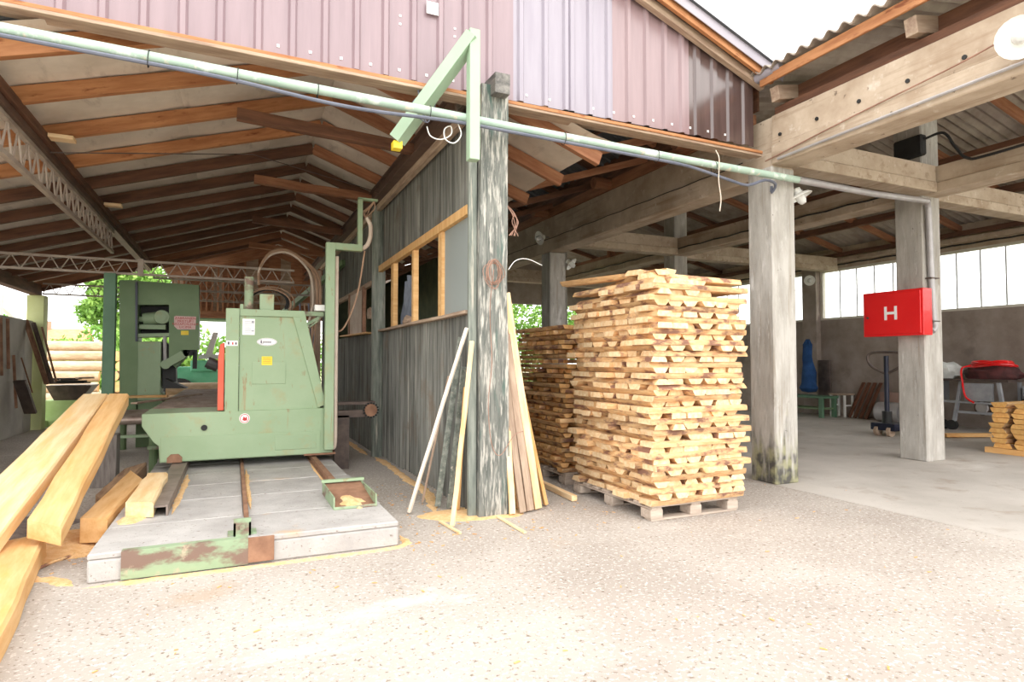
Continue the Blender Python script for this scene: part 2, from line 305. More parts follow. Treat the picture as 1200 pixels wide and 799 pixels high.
def colm(x0, x1, y0, y1, z1, label, dirty=True, z0=0):
    c = thing('concrete_column', ((x0+x1)/2, (y0+y1)/2, z0), label, 'column')
    box('shaft', (x0, x1, y0, y1, z0, z1), colconc, c, bevel=.018)
    return c
cA = colm(6.03, 6.42, 5.52, 5.92, 3.93, 'thick grey concrete column right beside the tall board stack, mossy at its foot')
cB = colm(6.05, 6.43, 11.4, 11.8, 3.82, 'concrete column standing behind the board stacks, white lamp at its head')
colm(6.05, 6.43, 17.3, 17.7, 3.82, 'far concrete column in the same row, mostly hidden by the board stacks')
cC = colm(9.47, 9.90, 5.84, 6.27, 5.55, 'grey concrete column carrying the red hydrant box')
colm(9.49, 9.88, 11.6, 12.0, 5.55, 'concrete column of the inner row seen above the board stack')
colm(9.49, 9.88, 17.4, 17.8, 5.55, 'rearmost concrete column of the inner row in the dark shed')
cA.children[0].data.materials[0] = mossy(0, 0, 0, 0)

def ibeam(name, x0, x1, y0, y1, zb, zt, label, axis='y', lip=.04):
    t = thing(name, ((x0+x1)/2, (y0+y1)/2, zb), label, 'beam')
    zm = zb+(zt-zb)*.38
    mb = MB()
    if axis == 'y': mb.box(x0, x1, y0, y1, zb, zm); box('web', (x0+lip, x1-lip, y0, y1, zm, zt), beamconc, t, bevel=.006)
    else: mb.box(x0, x1, y0, y1, zb, zm); box('web', (x0, x1, y0+lip, y1-lip, zm, zt), beamconc, t, bevel=.006)
    mb.obj('flange', beamconc, t, bevel=.012); return t
bF = ibeam('concrete_beam', 6.03, 6.42, 1.3, 5.53, 3.935, 4.55, 'big sunlit concrete beam running out above the yard at top right', lip=.02)
bG = ibeam('concrete_beam', 6.05, 6.41, 5.53, 17.9, 3.83, 4.56, 'long concrete beam over the board stacks, running into the dark shed')
bH = ibeam('concrete_beam', 9.5, 9.87, 1.3, 5.86, 4.02, 4.42, 'concrete beam running toward the viewer from the hydrant column', lip=.02)
bI = ibeam('concrete_beam', 9.5, 9.87, 6.24, 17.9, 4.02, 4.42, 'inner concrete beam running back from the hydrant column', lip=.03)
for i, (y0, l2) in enumerate([(5.62, 'cross beam of concrete between the yard column and the hydrant column'), (11.45, 'second concrete cross beam, behind the board stack'), (17.4, 'rear concrete cross beam deep in the shed')]):
    b_ = ibeam('concrete_beam', 6.42, 9.49, y0, y0+.3, 4.02, 4.42, l2, axis='x', lip=.02)
    ibeam('concrete_beam', 9.88, 15.3, y0+.3, y0+.6, 4.02, 4.4, l2.replace('cross beam', 'outer cross beam').replace('between the yard column and the hydrant column', 'from the hydrant column to the window wall'), axis='x', lip=.02)
for k in range(5):   # cast anchor plugs on the front beam
    y = 5.40-k*.52; MB().tube([(6.052, y, 4.28), (6.035, y, 4.28)], .022, 8).obj('anchor_plug', black_m, bF)

# ---- right window wall
wr = thing('wall_right', (15.5, 9, 0), kind=ST)
box('lower_wall', (15.5, 15.75, -1, 23.5, 0, 2.70), plaster, wr, bevel=0)
box('lintel', (15.5, 15.75, -1, 23.5, 4.13, 4.72), beamconc, wr, bevel=0)
box('ledge', (15.36, 15.5, -1, 23.5, 4.28, 4.40), beamconc, wr, bevel=.01)
for i, (y0, y1) in enumerate([(12.50, 12.98), (19.0, 19.5), (5.9, 6.2), (-1, -.6), (23.0, 23.5)]):
    box('pilaster', (15.32, 15.52, y0, y1, 0, 4.5), plaster, wr, bevel=.01)
wn = 1
for (y0, y1, n) in [(6.2, 12.50, 12), (12.98, 19.0, 11), (19.5, 23.0, 6), (-.6, 5.9, 12)]:
    wd = thing('window_%d' % wn, (15.55, (y0+y1)/2, 2.7), kind=ST); wn += 1
    MB().box(15.5, 15.62, y0, y1, 2.70, 2.76).box(15.5, 15.62, y0, y1, 4.07, 4.13).box(15.5, 15.62, y0, y0+.08, 2.76, 4.07).box(15.5, 15.62, y1-.08, y1, 2.76, 4.07).obj('window_frame', mat('window_frame', (.62,.58,.50), (.70,.66,.58)), wd)
    st = (y1-y0-.16)/n
    for i in range(n):
        a = y0+.08+i*st
        MB().box(15.57, 15.578, a+.01, a+st-.01, 2.76, 4.07).obj('pane', glassm, wd)
        if i: box('mullion', (15.555, 15.585, a-.012, a+.012, 2.76, 4.07), galv, wd, bevel=0)
wb = thing('wall_back', (11, 23.5, 0), kind=ST)
MB().prism([V(2.2,23.4,3.95),V(15.5,23.4,3.95),V(15.5,23.4,4.75),V(10.7,23.4,6.0),V(6.4,23.4,5.1),V(2.2,23.4,6.3)], (0,.2,0)).obj('lintel', plaster, wb)

# ---- right shed roof: corrugated fibre cement on timber
rr = thing('roof', (10.7, 9, 5), kind=ST)
RX0, RX1, RX2 = 5.76, 10.7, 15.75; RZ0, RZ1, RZ2 = 4.97, 5.85, 4.62
yy = 1.1; pitch = .177
while yy < 5.5:
    wd = pitch*6
    for (xa, za, xb, zb) in ((RX0, RZ0, (RX0+RX1)/2, (RZ0+RZ1)/2), ((RX0+RX1)/2-.1, (RZ0+RZ1)/2+.0, RX1, RZ1), (RX1, RZ1, (RX1+RX2)/2, (RZ1+RZ2)/2), ((RX1+RX2)/2, (RZ1+RZ2)/2, RX2, RZ2)):
        sheet('roof_sheet', (xa, yy, za+.06), (0, 1, 0), (xb-xa, 0, zb-za), sine(wd, pitch, .03, 8), asb, rr, th=.014, smooth=True)
    yy += wd-.02
while yy < 23:
    wd = pitch*6
    for (xa, za, xb, zb) in ((RX0+.4, RZ0+.07, RX1, RZ1), (RX1, RZ1, RX2, RZ2)):
        sheet('roof_sheet', (xa, yy, za+.06), (0, 1, 0), (xb-xa, 0, zb-za), sine(wd, pitch, .03, 6), asb, rr, th=.008, smooth=True)
    yy += wd-.02
# eave timber: fascia board, wall plate, rafter ends
ev = thing('eave_timber', (5.95, 3, 4.56), 'orange brown eave boards and rafter ends on top of the front concrete beam', 'eave')
beam('fascia_board', (5.84, 1.1, 4.92), (5.84, 5.50, 4.92), .03, .12, raft_o, ev)
beam('wall_plate', (6.14, 1.2, 4.60), (6.14, 5.50, 4.60), .14, .10, raft_d, ev)
beam('inner_purlin', (6.30, 1.2, 4.78), (6.30, 5.50, 4.78), .10, .22, raft_d, ev)
for y in (5.36, 3.72, 2.1):
    beam('rafter_end', (5.92, y, 4.74), (7.2, y, 5.00), .12, .17, oldwood, ev)
rt = thing('right_roof_timbers', (10.7, 9, 4.5), 'dark purlins and rafters under the corrugated right shed roof', 'roof timbers')
for y in [2.5+1.55*i for i in range(13)]:
    beam('rafter', (6.5, y, RZ0-.02), (RX1, y, RZ1-.09), .09, .14, raft_d, rt)
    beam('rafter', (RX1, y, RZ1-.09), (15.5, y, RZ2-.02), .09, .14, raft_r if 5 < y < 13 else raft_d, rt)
for x, z in ((7.6, 5.0), (9.7, 5.42), (12.2, 5.25), (13.9, 4.90)):
    beam('purlin', (x, 1.2, z), (x, 23, z), .12, .16, raft_d, rt)
for y in (9.0, 14.6): beam('king_post', (9.7, y, 4.42), (9.7, y, 5.4), .16, .16, raft_r, rt)
for y in (8.2, 10.2, 13, 15.2):
    beam('strut', (6.3, y, 4.62), (9.4, y, 5.2), .08, .12, raft_d, rt)
beam('ledger', (15.3, 1.2, 4.47), (15.3, 23, 4.47), .10, .10, raft_d, rt)

# ================================================================ GABLE of the left shed
gb = thing('gable', (1, 5.7, 4.2), kind=ST)
def gz(x): return 5.11+.37*(5.9-x) if x > 1.05 else 6.90-.37*(1.05-x)
def gable_sheet(x0, x1, m, ribs, rw=.028, rh=.03):
    """vertical sheet with trapezoidal ribs, top cut along the roof slope"""
    prof = [(x0, 0)]
    for r in ribs:
        prof += [(r-rw-.012, 0), (r-rw+.008, rh), (r+rw-.008, rh), (r+rw+.012, 0)]
    prof += [(x1, 0)]; q = len(prof); vs = []
    for th in (0, .004):
        for k in (0, 1): vs += [V(x, 5.70-o_+th, 4.2 if k == 0 else gz(x)-.02) for x, o_ in prof]
    fs = [[i, i+1, q+i+1, q+i] for i in range(q-1)]+[[2*q+i, 3*q+i, 3*q+i+1, 2*q+i+1] for i in range(q-1)]+[[i, 2*q+i, 2*q+i+1, i+1] for i in range(q-1)]+[[q+i, q+i+1, 3*q+i+1, 3*q+i] for i in range(q-1)]
    return MB().add(vs, fs).obj('cladding_sheet', m, gb)
def ribs(a, n, p): return [a+i*p for i in range(n)]
gable_sheet(-4.3, -1.96, mauve_glare, ribs(-4.1, 8, .28)); gable_sheet(-1.96, .02, mauve_glare, ribs(-1.82, 7, .28)); gable_sheet(.02, 1.13, mauve_glare, ribs(.16, 4, .28))
gable_sheet(1.13, 2.60, mauve_glare, [1.27, 1.54, 1.81, 2.07, 2.33])
gable_sheet(2.60, 3.82, lilac_glare, [2.68, 2.97, 3.22, 3.29, 3.52, 3.76]); gable_sheet(3.82, 4.90, mauve_glare2, [4.03, 4.28, 4.54, 4.79])
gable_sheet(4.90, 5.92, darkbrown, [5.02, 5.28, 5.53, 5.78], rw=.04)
sc_ = MB()
for x0, n in ((.3, 20),):
    for i in range(n): sc_.box(x0+i*.27+.01, x0+i*.27+.035, 5.694, 5.70, 4.27, 4.295)
for x in (1.4, 1.95): 
    for z in (4.72, 4.80, 5.2): sc_.box(x, x+.02, 5.694, 5.70, z, z+.02)
sc_.obj('screw_heads', paper, gb, kind='stuff')
box('patch_sticker', (1.66, 1.78, 5.66, 5.668, 4.88, 5.0), paper, gb, bevel=0)
beam('sill_board', (-4.3, 5.66, 4.185), (5.95, 5.66, 4.10), .16, .035, raft_o, gb, wob=.006)
beam('sill_board', (-4.3, 5.62, 4.155), (5.95, 5.64, 4.065), .10, .03, oldwood, gb, wob=.006)
beam('header', (-4.3, 5.76, 4.19), (5.95, 5.76, 4.10), .09, .06, oldwood, gb, wob=.004)
# verge
beam('verge_board', (1.0, 5.50, 6.86), (6.05, 5.50, 4.99), .05, .11, raft_o, gb); beam('verge_board', (1.0, 5.50, 6.86), (-4.6, 5.50, 4.79), .05, .11, raft_o, gb)
beam('soffit_rafter', (1.0, 5.62, 6.80), (6.0, 5.62, 4.95), .08, .10, oldwood, gb)
beam('verge_flashing', (1.0, 5.44, 6.96), (6.18, 5.44, 5.04), .012, .17, flash, gb); beam('verge_flashing', (1.0, 5.44, 6.96), (-4.7, 5.44, 4.86), .012, .17, flash, gb)
MB().tube([(5.85, 5.30, 5.00), (5.85, 5.56, 4.99)], .06, 12).tube([(5.85, 5.3, 5.0), (5.85, 5.2, 5.0)], .045, 12).obj('gutter_end', flash, gb, smooth=True)
# upper metal roof
ur = thing('upper_roof', (1, 10, 5), kind=ST)
def trap(width, p=.25, h=.035):
    out = [(0, 0)]; x = .08
    while x < width-.08: out += [(x, 0), (x+.02, h), (x+.06, h), (x+.08, 0)]; x += p
    return out+[(width, 0)]
yy = 5.4
while yy < 22:
    sheet('roof_sheet', (1.05, yy, 6.98), (0, 1, 0), (5.1, 0, -5.1*.37), trap(1.0), metalroof, ur)
    sheet('roof_sheet', (1.05, yy, 6.98), (0, 1, 0), (-5.7, 0, -5.7*.37), trap(1.0), metalroof, ur)
    yy += .98
for y in [6.3+1.6*i for i in range(10)]:
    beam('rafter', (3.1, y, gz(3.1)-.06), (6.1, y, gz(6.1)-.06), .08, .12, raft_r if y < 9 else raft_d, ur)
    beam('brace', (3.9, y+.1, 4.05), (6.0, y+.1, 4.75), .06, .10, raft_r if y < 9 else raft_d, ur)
for x in (3.6, 4.5, 5.4): beam('purlin', (x, 5.8, gz(x)-.02), (x, 22, gz(x)-.02), .06, .07, raft_d, ur)
beam('closing_board', (6.12, 5.8, 4.93), (6.12, 23, 4.93), .03, .40, raft_d, ur)
beam('wall_plate', (6.16, 5.95, 4.66), (6.16, 22, 4.66), .16, .18, raft_r, ur)
for y in (7.0, 9.2, 11.6): 
    MB().tube([(5.75, y, 4.66), (6.6, y, 4.72)], .10, 12).obj('round_log', raft_r, ur)

# ---- lower roof of the left shed: felt covered panels over exposed rafters
RIDGE = 1.08; RZB = 4.72
def rz(x): return RZB-.31*(RIDGE-x) if x < RIDGE else RZB-.36*(x-RIDGE)
cl = thing('ceiling', (1, 10, 4.7), kind=ST)
def panel(xa, xb, y0, y1):
    mb = MB(); nx, ny = 7, 5; vs = []
    for j in range(ny+1):
        for i in range(nx+1):
            x = xa+(xb-xa)*i/nx; y = y0+(y1-y0)*j/ny
            wr_ = .012*noise.noise(V(x*2.2, y*1.3, 3))+.008*noise.noise(V(x*7, y*2, 1)); e = 0 if 0 < i < nx else .03
            vs.append(V(x, y, rz(x)+.175+wr_+e))
    fs = [[j*(nx+1)+i, j*(nx+1)+i+1, (j+1)*(nx+1)+i+1, (j+1)*(nx+1)+i] for j in range(ny) for i in range(nx)]
    return mb.add(vs, fs).obj('felt_panel', ceil_m, cl, smooth=True)
y = 5.7
while y < 20:
    for (xa, xb) in ((-4.45, -2.6), (-2.62, -.55), (-.56, .45), (.44, RIDGE), (RIDGE, 2.45), (2.44, 3.8)):
        if y < 17 or xa > -2: panel(xa, xb, y, y+1.23)
    y += 1.22
rf = thing('left_roof_rafters', (1.08, 10, 4.7), 'sloping rafters under the felt roof above the sawmill, front ones orange', 'rafters')
for i in range(15):
    y = 5.85+i*1.0 if i else 5.95
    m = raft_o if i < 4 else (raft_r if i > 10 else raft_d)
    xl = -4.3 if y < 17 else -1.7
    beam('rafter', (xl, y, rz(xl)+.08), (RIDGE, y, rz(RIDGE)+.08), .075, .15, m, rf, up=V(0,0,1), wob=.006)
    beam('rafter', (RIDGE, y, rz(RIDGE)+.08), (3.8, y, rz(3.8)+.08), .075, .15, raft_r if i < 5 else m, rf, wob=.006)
for j, (y, xl) in enumerate([(7.4, .0), (9.95, .25), (12.8, .3), (15.6, .3)]):
    beam('timber_tie', (xl, y, 4.25), (2.05, y, 4.14), .12, .12, raft_d if j % 2 == 0 else raft_r, None, wob=.008,
         label=['nearest dark rough timber tie under the roof ridge', 'second reddish timber tie under the roof ridge', 'third timber tie under the ridge, above the saw hoses', 'farthest timber tie beneath the roof ridge'][j], cat='timber tie')
# steel girder over the partition wall
gd = thing('steel_girder', (2.0, 6, 4.0), 'long dark brown steel girder along the top of the corrugated partition', 'girder')
MB().box(1.95, 2.07, 5.8, 20, 4.20, 4.215).box(1.95, 2.07, 5.8, 20, 4.02, 4.035).box(2.0, 2.015, 5.8, 20, 4.035, 4.2).obj('steel_profile', girder_m, gd)
# lattice trusses
def truss(name, a, b, h, n, label, par=None, r=.012, ch=.04, two=True):
    a = Vector(a); b = Vector(b); t = thing(name, a, label, 'truss')
    MB().bar(a, b, ch, ch).obj('bottom_chord', truss_m, t); up = V(0,0,h)
    MB().bar(a+up, b+up, ch, ch).obj('top_chord', truss_m, t)
    for i in range(n):
        p = a+(b-a)*(i/n); q = a+(b-a)*((i+.5)/n); s_ = a+(b-a)*((i+1)/n)
        MB().tube([p, q+up], r, 6).obj('diagonal', truss_m, t); MB().tube([q+up, s_], r, 6).obj('diagonal', truss_m, t)
    return t
tg = truss('lattice_girder', (-1.87, 5.75, 3.34), (-1.87, 12.1, 3.34), .33, 21, 'long slanting lattice girder with rods under the left roof slope', r=.011, ch=.05)
MB().box(-1.93, -1.81, 5.75, 17.0, 3.69, 3.76).obj('dark_channel', girder_m, tg)
beam('timber_plate', (-1.84, 5.75, 3.81), (-1.84, 17.0, 3.81), .14, .09, raft_d, tg)
for y in (7.6, 10.6): box('packing_block', (-1.76, -1.54, y, y+.15, 3.80, 3.84), pine, tg)
tc_ = truss('cross_truss', (-4.1, 11.3, 2.90), (.95, 11.3, 2.88), .21, 21, 'brown steel lattice truss crossing the shed above the green saw cabinet', r=.009, ch=.035)
truss('cross_truss', (-3.9, 16.8, 3.02), (1.6, 16.8, 2.98), .23, 22, 'farther thin lattice truss against the daylight opening', r=.010, ch=.035)
truss('cross_truss', (-1.5, 14.3, 2.98), (1.8, 14.3, 2.98), .22, 13, 'middle lattice truss seen above the hoses', r=.010, ch=.035)
box('joint_plate', (-1.40, -1.32, 11.27, 11.29, 2.86, 3.14), truss_m, tc_)
# left side: eave beam, column, low wall, plinths
lb = beam('eave_beam', (-4.02, 5.6, 3.10), (-4.02, 16.9, 3.10), .18, .24, raft_d, None, label='thick dark eave beam at the left edge of the roof', cat='beam')
box('painted_column', (-4.16, -3.84, 16.7, 17.02, 0, 2.98), ycol, None, label='yellow green square column at the far left opening', cat='column', bevel=.01)
for y in (5.8,): box('painted_column', (-4.16, -3.84, y, y+.3, 0, 2.98), ycol, None, label='yellow green column at the front left corner of the shed, beside the planks', cat='column', bevel=.01)
wl = thing('wall_left', (-4.1, 14, 0), kind=ST)
y = 6.1
while y < 16.6:
    box('concrete_panel', (-4.14, -4.02, y+.01, min(y+1.98, 16.65), 0, 2.38+random.uniform(-.02,.02)), leftwall, wl, bevel=.01); y += 2
MB().box(-4.05, -2.2, 17.45, 18.3, 0, .60).obj('plinth', plinth, wl, bevel=.01)
MB().box(-4.6, -3.9, 17.2, 17.9, 0, .15).obj('plinth', plinth, wl, bevel=.01)
# rear end of left shed
eb = thing('wall_rear', (1, 20, 2.8), kind=ST)
for i in range(14):
    x = -1.6+i*.145; beam('slat', (x, 20.05, 2.98), (x+random.uniform(-.02,.02), 20.05, rz(x)+.1), .05, .03, raft_r, eb, up=V(0,1,0))
for i in range(17):
    x0_ = -1.6+i*.32; MB().prism([V(x0_,20.2+.02*(i%2),2.95),V(x0_+.34,20.2+.02*(i%2),2.95),V(x0_+.34,20.2+.02*(i%2),rz(x0_+.34)+.2),V(x0_,20.2+.02*(i%2),rz(x0_)+.2)], (0,.02,0)).obj('board', raft_r if i % 3 else oldwood, eb)
beam('rail', (-1.6, 20.1, 2.9), (3.8, 20.1, 2.9), .1, .22, raft_r, eb); beam('rail', (-1.6, 20.1, 3.3), (3.8, 20.1, 3.3), .1, .08, oldwood, eb)
beam('diagonal_rafter', (-3.95, 16.9, 3.15), (RIDGE, 16.9, 4.72), .1, .14, raft_d, eb)
beam('diagonal_brace', (1.0, 15.8, 2.6), (2.1, 13.2, 3.6), .1, .12, cgreen, eb)

# ================================================================ PARTITION of corrugated sheet
wc = thing('wall_center', (2.15, 9, 0), kind=ST)
def wsheet(y0, y1, z0, z1, x=2.16, m=wallsheet):
    return sheet('corrugated_sheet', (x+random.uniform(-.004,.004), y0, z0), (0, 1, 0), (0, 0, z1-z0), [(u+random.uniform(-.004,.004), .034*abs(math.sin(math.pi*u/.092))**.7+random.uniform(-.004,.004)) for u, o_ in sine(y1-y0+.05, .092, .019, 6)], m, wc, th=.004, smooth=False)
y = 5.72
while y < 10.2: wsheet(y, min(y+.92, 10.25), random.uniform(.0,.03), 2.0); wsheet(y, min(y+.92, 10.25), 3.03+random.uniform(-.01,.01), 4.0); y += .92
y = 10.4
while y < 15: wsheet(y, y+.92, 0, 2.0, 2.12); wsheet(y, y+.92, 2.88, 4.0, 2.12); y += .92
wsheet(15, 15.9, 0, 4.0, 2.12); wsheet(15.9, 16.8, 0, 4.0, 2.12)
beam('header', (2.13, 5.72, 3.02), (2.13, 10.22, 2.98), .07, .10, stud, wc); beam('header', (2.16, 10.5, 2.85), (2.16, 15, 2.85), .07, .09, oldwood, wc)
beam('top_plate', (2.1, 5.8, 3.97), (2.1, 16.8, 3.97), .07, .10, oldwood, wc)
beam('sill', (2.14, 5.75, 2.0), (2.14, 10.22, 2.0), .10, .035, oldwood, wc, wob=.006)
for y0, y1 in ((8.84, 9.02), (7.74, 7.86), (6.56, 6.72)):
    beam('stud', (2.15, (y0+y1)/2, 2.01), (2.15, (y0+y1)/2, 2.97), y1-y0-.03, .07, stud, wc, up=V(1,0,0))
MB().box(2.145, 2.15, 5.74, 6.55, 2.02, 2.97).obj('pane', dusty, wc)
MB().tube([(2.12, 9.86, 0), (2.12, 9.88, 2.0), (2.12, 9.9, 4.0)], .11, 10).obj('round_post', greenboard, wc)
beam('sill', (2.05, 10.2, 1.98), (2.02, 12.8, 2.02), .12, .03, pine_o, wc)
beam('stud', (2.13, 11.15, 2.0), (2.13, 11.15, 2.85), .12, .06, rust, wc, up=V(1,0,0)); beam('stud', (2.13, 12.6, 2.0), (2.13, 12.6, 2.85), .1, .06, rust, wc, up=V(1,0,0))
box('shutter_board', (2.10, 2.13, 11.25, 12.4, 2.02, 2.80), mat('shutter_board', (.42,.30,.22), (.66,.58,.50), (1,1,1), 1.2, .8), wc)
# room behind the partition
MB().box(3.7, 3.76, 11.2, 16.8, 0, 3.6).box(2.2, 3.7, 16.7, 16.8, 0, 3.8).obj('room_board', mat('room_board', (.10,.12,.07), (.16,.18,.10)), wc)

# ================================================================ FRONT POST with bracket
po = thing('timber_post', (2.32, 5.62, 0), 'massive weathered timber post with peeling dark green paint at the front corner', 'post')
mb = MB(); n = 14; rings = []
for i in range(n+1):
    z = 4.24*i/n; s_ = 1-.10*i/n
    cx = 2.325+.008*math.sin(z*2); rings.append([V(cx-.16*s_, 5.54, z), V(cx+.155*s_+.004*math.sin(z*5), 5.545, z), V(cx+.155*s_, 5.76, z), V(cx-.16*s_, 5.76, z)])
mb.add(sum(rings, []), [[0,3,2,1], [4*n+j for j in range(4)]]+[[4*i+j, 4*i+(j+1)%4, 4*i+4+(j+1)%4, 4*i+4+j] for i in range(n) for j in range(4)])
mb.obj('shaft', paint_wood, po)
beam('cap_beam', (2.36, 5.42, 4.22), (2.36, 7.2, 4.28), .16, .2, mat('grey_old_timber', (.12,.115,.11), (.27,.255,.235), G, 2, .85, bump=.4), po)
MB().box(2.08, 2.16, 5.60, 5.64, 0, 3.9).obj('side_board', greenboard, po); MB().box(2.11, 2.17, 5.64, 5.72, 0, 3.95).obj('side_board', greenboard, po)
cp = thing('copper_coil', (2.32, 5.5, 2.4), 'tangled coil of copper wire hanging on the post', 'wire coil')
mb = MB()
for k in range(8):
    ph = random.uniform(0, 6); w0 = random.uniform(.05,.10); h0 = random.uniform(.14,.22); dx = random.uniform(-.04,.04)
    mb.tube([V(2.30+dx+w0*math.sin(a), 5.50-.02*math.sin(a+ph), 2.46-h0*.5+h0*math.cos(a)*.6+.02*math.sin(2*a+ph)) for a in [2*math.pi*i/20 for i in range(21)]], .0035, 5)
mb.tube(arc([(2.30,5.5,2.4),(2.26,5.5,2.0),(2.28,5.5,1.5),(2.24,5.49,1.1),(2.27,5.48,.72),(2.36,5.48,.60),(2.50,5.47,.78),(2.62,5.5,.82)]), .004, 5)
mb.obj('wire', copper, cp)
mb = MB()
for k in range(6): mb.tube(arc([(2.475,5.66,3.12),(2.54+random.uniform(-.02,.03),5.58,3.0),(2.56+random.uniform(-.05,.05),5.57,2.9),(2.54+random.uniform(-.06,.06),5.56,2.76)]), .004, 5)
mb.obj('wire_tuft', copper, None, label='tuft of reddish wire ends sticking out of the right side of the post', cat='wire')
MB().tube(arc([(2.49,5.58,2.42),(2.58,5.6,2.52),(2.72,5.62,2.55),(2.9,5.64,2.5)]), .004, 5).obj('loose_wire', white_m, None, label='thin pale wire curling off the right side of the post', cat='wire')
MB().tube([(-1.8,7.9,3.72),(.2,8.6,4.2),(2.0,9.2,4.05)], .007, 5).obj('tension_wire', steel_d, None, label='thin wire strung across under the left rafters', cat='wire')
br = thing('steel_bracket', (2.0, 5.3, 3.4), 'mint green bent steel bracket hanging over the long pipe', 'bracket')
MB().box(1.945, 2.045, 5.22, 5.32, 3.36, 4.58).obj('hanging_leg', palegreen, br, bevel=.004)
MB().bar((1.995, 5.27, 4.53), (1.40, 5.75, 3.62), .15, .11).obj('sloping_arm', palegreen, br)
MB().box(1.355, 1.44, 5.70, 5.80, 3.53, 3.60).obj('yellow_cap', yellow, br)
MB().tube(arc([(1.62,5.5,3.70),(1.65,5.48,3.61),(1.74,5.45,3.58),(1.83,5.42,3.63),(1.82,5.4,3.70),(1.76,5.4,3.66),(1.77,5.4,3.57),(1.85,5.38,3.54),(1.91,5.36,3.62),(1.88,5.36,3.72)]), .006, 6).obj('white_cable', white_m, br)
mb = MB(); [mb.tube(arc([(1.60+random.uniform(-.04,.04),5.62,4.1),(1.55+random.uniform(-.1,.1),5.6,3.9),(1.66,5.6,3.78),(1.70+random.uniform(-.05,.05),5.62,4.0)]), .005, 5) for _ in range(5)]; mb.obj('loose_wire', cable_m, br)

# ================================================================ LONG PIPE
pp = thing('long_pipe', (3, 5.35, 3.78), 'long pale green steel pipe crossing the whole front, with a grey cable strapped beneath', 'pipe')
MB().tube([(-3.2, 5.36, 3.88), (-.5, 5.36, 3.83), (2.43, 5.36, 3.775), (4.5, 5.36, 3.745), (6.3, 5.37, 3.74)], .042, 14).obj('pipe_run', pipem, pp, smooth=True)
MB().tube([(6.3, 5.37, 3.74), (7.9, 5.55, 3.80), (9.40, 5.72, 3.90)], .042, 14).obj('pipe_run', galv, pp, smooth=True)
pts = []; 
for i in range(34):
    x = -3.2+i*.27; pts.append(V(x, 5.33, 3.88-.0185*(x+3.2)*1.0-.062-(.05 if x < 3.2 else .10)*max(0, math.sin((x+.3)*1.35))**2*(1 if i < 33 else 0)))
pts.append(V(5.98, 5.42, 3.66)); pts.append(V(6.0, 5.50, 3.58)); pts.append(V(6.0, 5.50, 3.66))
MB().tube(arc(pts, 3), .017, 8).obj('strapped_cable', cable_m, pp, smooth=True)
for x in (-.62, .0, .62, 1.6, 3.0, 4.15, 4.95):
    z = 3.83-.0187*(x+.5); MB().tube([V(x+.004*math.sin(a), 5.35+.05*math.cos(a), z-.02+.065*math.sin(a)) for a in [2*math.pi*i/14 for i in range(15)]], .004, 5).obj('cable_tie', black_m, pp)
MB().tube(arc([(4.95,5.32,3.9),(4.99,5.31,3.80),(4.97,5.3,3.55),(5.0,5.3,3.35),(4.98,5.3,3.2)]), .006, 5).obj('pink_string', hosem, pp)
dp = thing('down_pipe', (9.6, 5.75, 2.1), 'grey vertical pipe down the hydrant column', 'pipe')
MB().tube(arc([(9.40,5.72,3.90),(9.47,5.76,3.86),(9.52,5.78,3.74),(9.56,5.79,3.0),(9.60,5.79,2.2),(9.60,5.77,2.03),(9.52,5.77,1.96)]), .045, 12).obj('pipe_run', galv, dp, smooth=True)
for z in (2.1, 2.75): MB().box(9.5, 9.68, 5.74, 5.86, z, z+.02).obj('pipe_clamp', steel_d, dp)
hb = thing('hydrant_box', (9.38, 6.2, 1.9), 'red fire hydrant cabinet with a white letter H on a concrete column', 'hydrant box')
box('housing', (9.28, 9.49, 5.74, 6.69, 1.90, 2.60), red_m, hb, bevel=.006)
hdoor = box('door', (9.262, 9.281, 5.77, 6.66, 1.93, 2.57), red_m, hb, bevel=.006)
MB().box(9.256, 9.262, 6.285, 6.325, 2.15, 2.36).box(9.256, 9.262, 6.125, 6.165, 2.15, 2.36).box(9.256, 9.262, 6.165, 6.285, 2.235, 2.275).obj('letter_h', paper, hdoor)
MB().tube([(9.262, 6.60, 2.20), (9.25, 6.60, 2.20)], .018, 10).obj('lock', steel_d, hdoor)

# lamps
def lamp(c, axis, label, r=.15):
    c = Vector(c); t = thing('dish_lamp', c, label, 'lamp', 'white enamel dish lamps')
    sh_ = MB().lathe([(.02,-.10),(.05,-.09),(.055,-.02),(r*.8,.0),(r,.03),(r,.036),(r*.8,.008),(.05,-.01)], c, axis).obj('shade', white_m, t, smooth=True)
    MB().lathe([(.0,.13),(.035,.12),(.055,.08),(.06,.03),(.05,-.005)], c, axis, 14).obj('bulb_glass', bulb, sh_, smooth=True)
    MB().tube([c-Vector(axis).normalized()*.09, c-Vector(axis).normalized()*.09+V(.12,0,.0)], .012, 6).obj('arm', galv, t)
lamp((5.86, 2.80, 4.17), (-.8,-.45,-.35), 'large white dish lamp on the front concrete beam at the top right corner', .17)
lamp((5.88, 11.5, 4.12), (-.9,-.1,-.3), 'white dish lamp on the left side of the column behind the board stacks')
lamp((6.52, 11.36, 3.60), (.5,-.5,-.6), 'small white lamp on the right side of the column behind the stacks')
lamp((6.53, 5.55, 3.62), (.3,-.3,-.9), 'white dish lamp just right of the mossy column head')
lamp((15.2, 12.6, 3.86), (-.8,-.5,-.1), 'white dish lamp on the far window wall')
jb = thing('junction_box', (9.42, 5.95, 4.75), 'black electrical junction box above the hydrant column with a thick cable', 'junction box')
box('case', (9.36, 9.49, 5.76, 6.2, 4.62, 4.93), black_m, jb, bevel=.02)
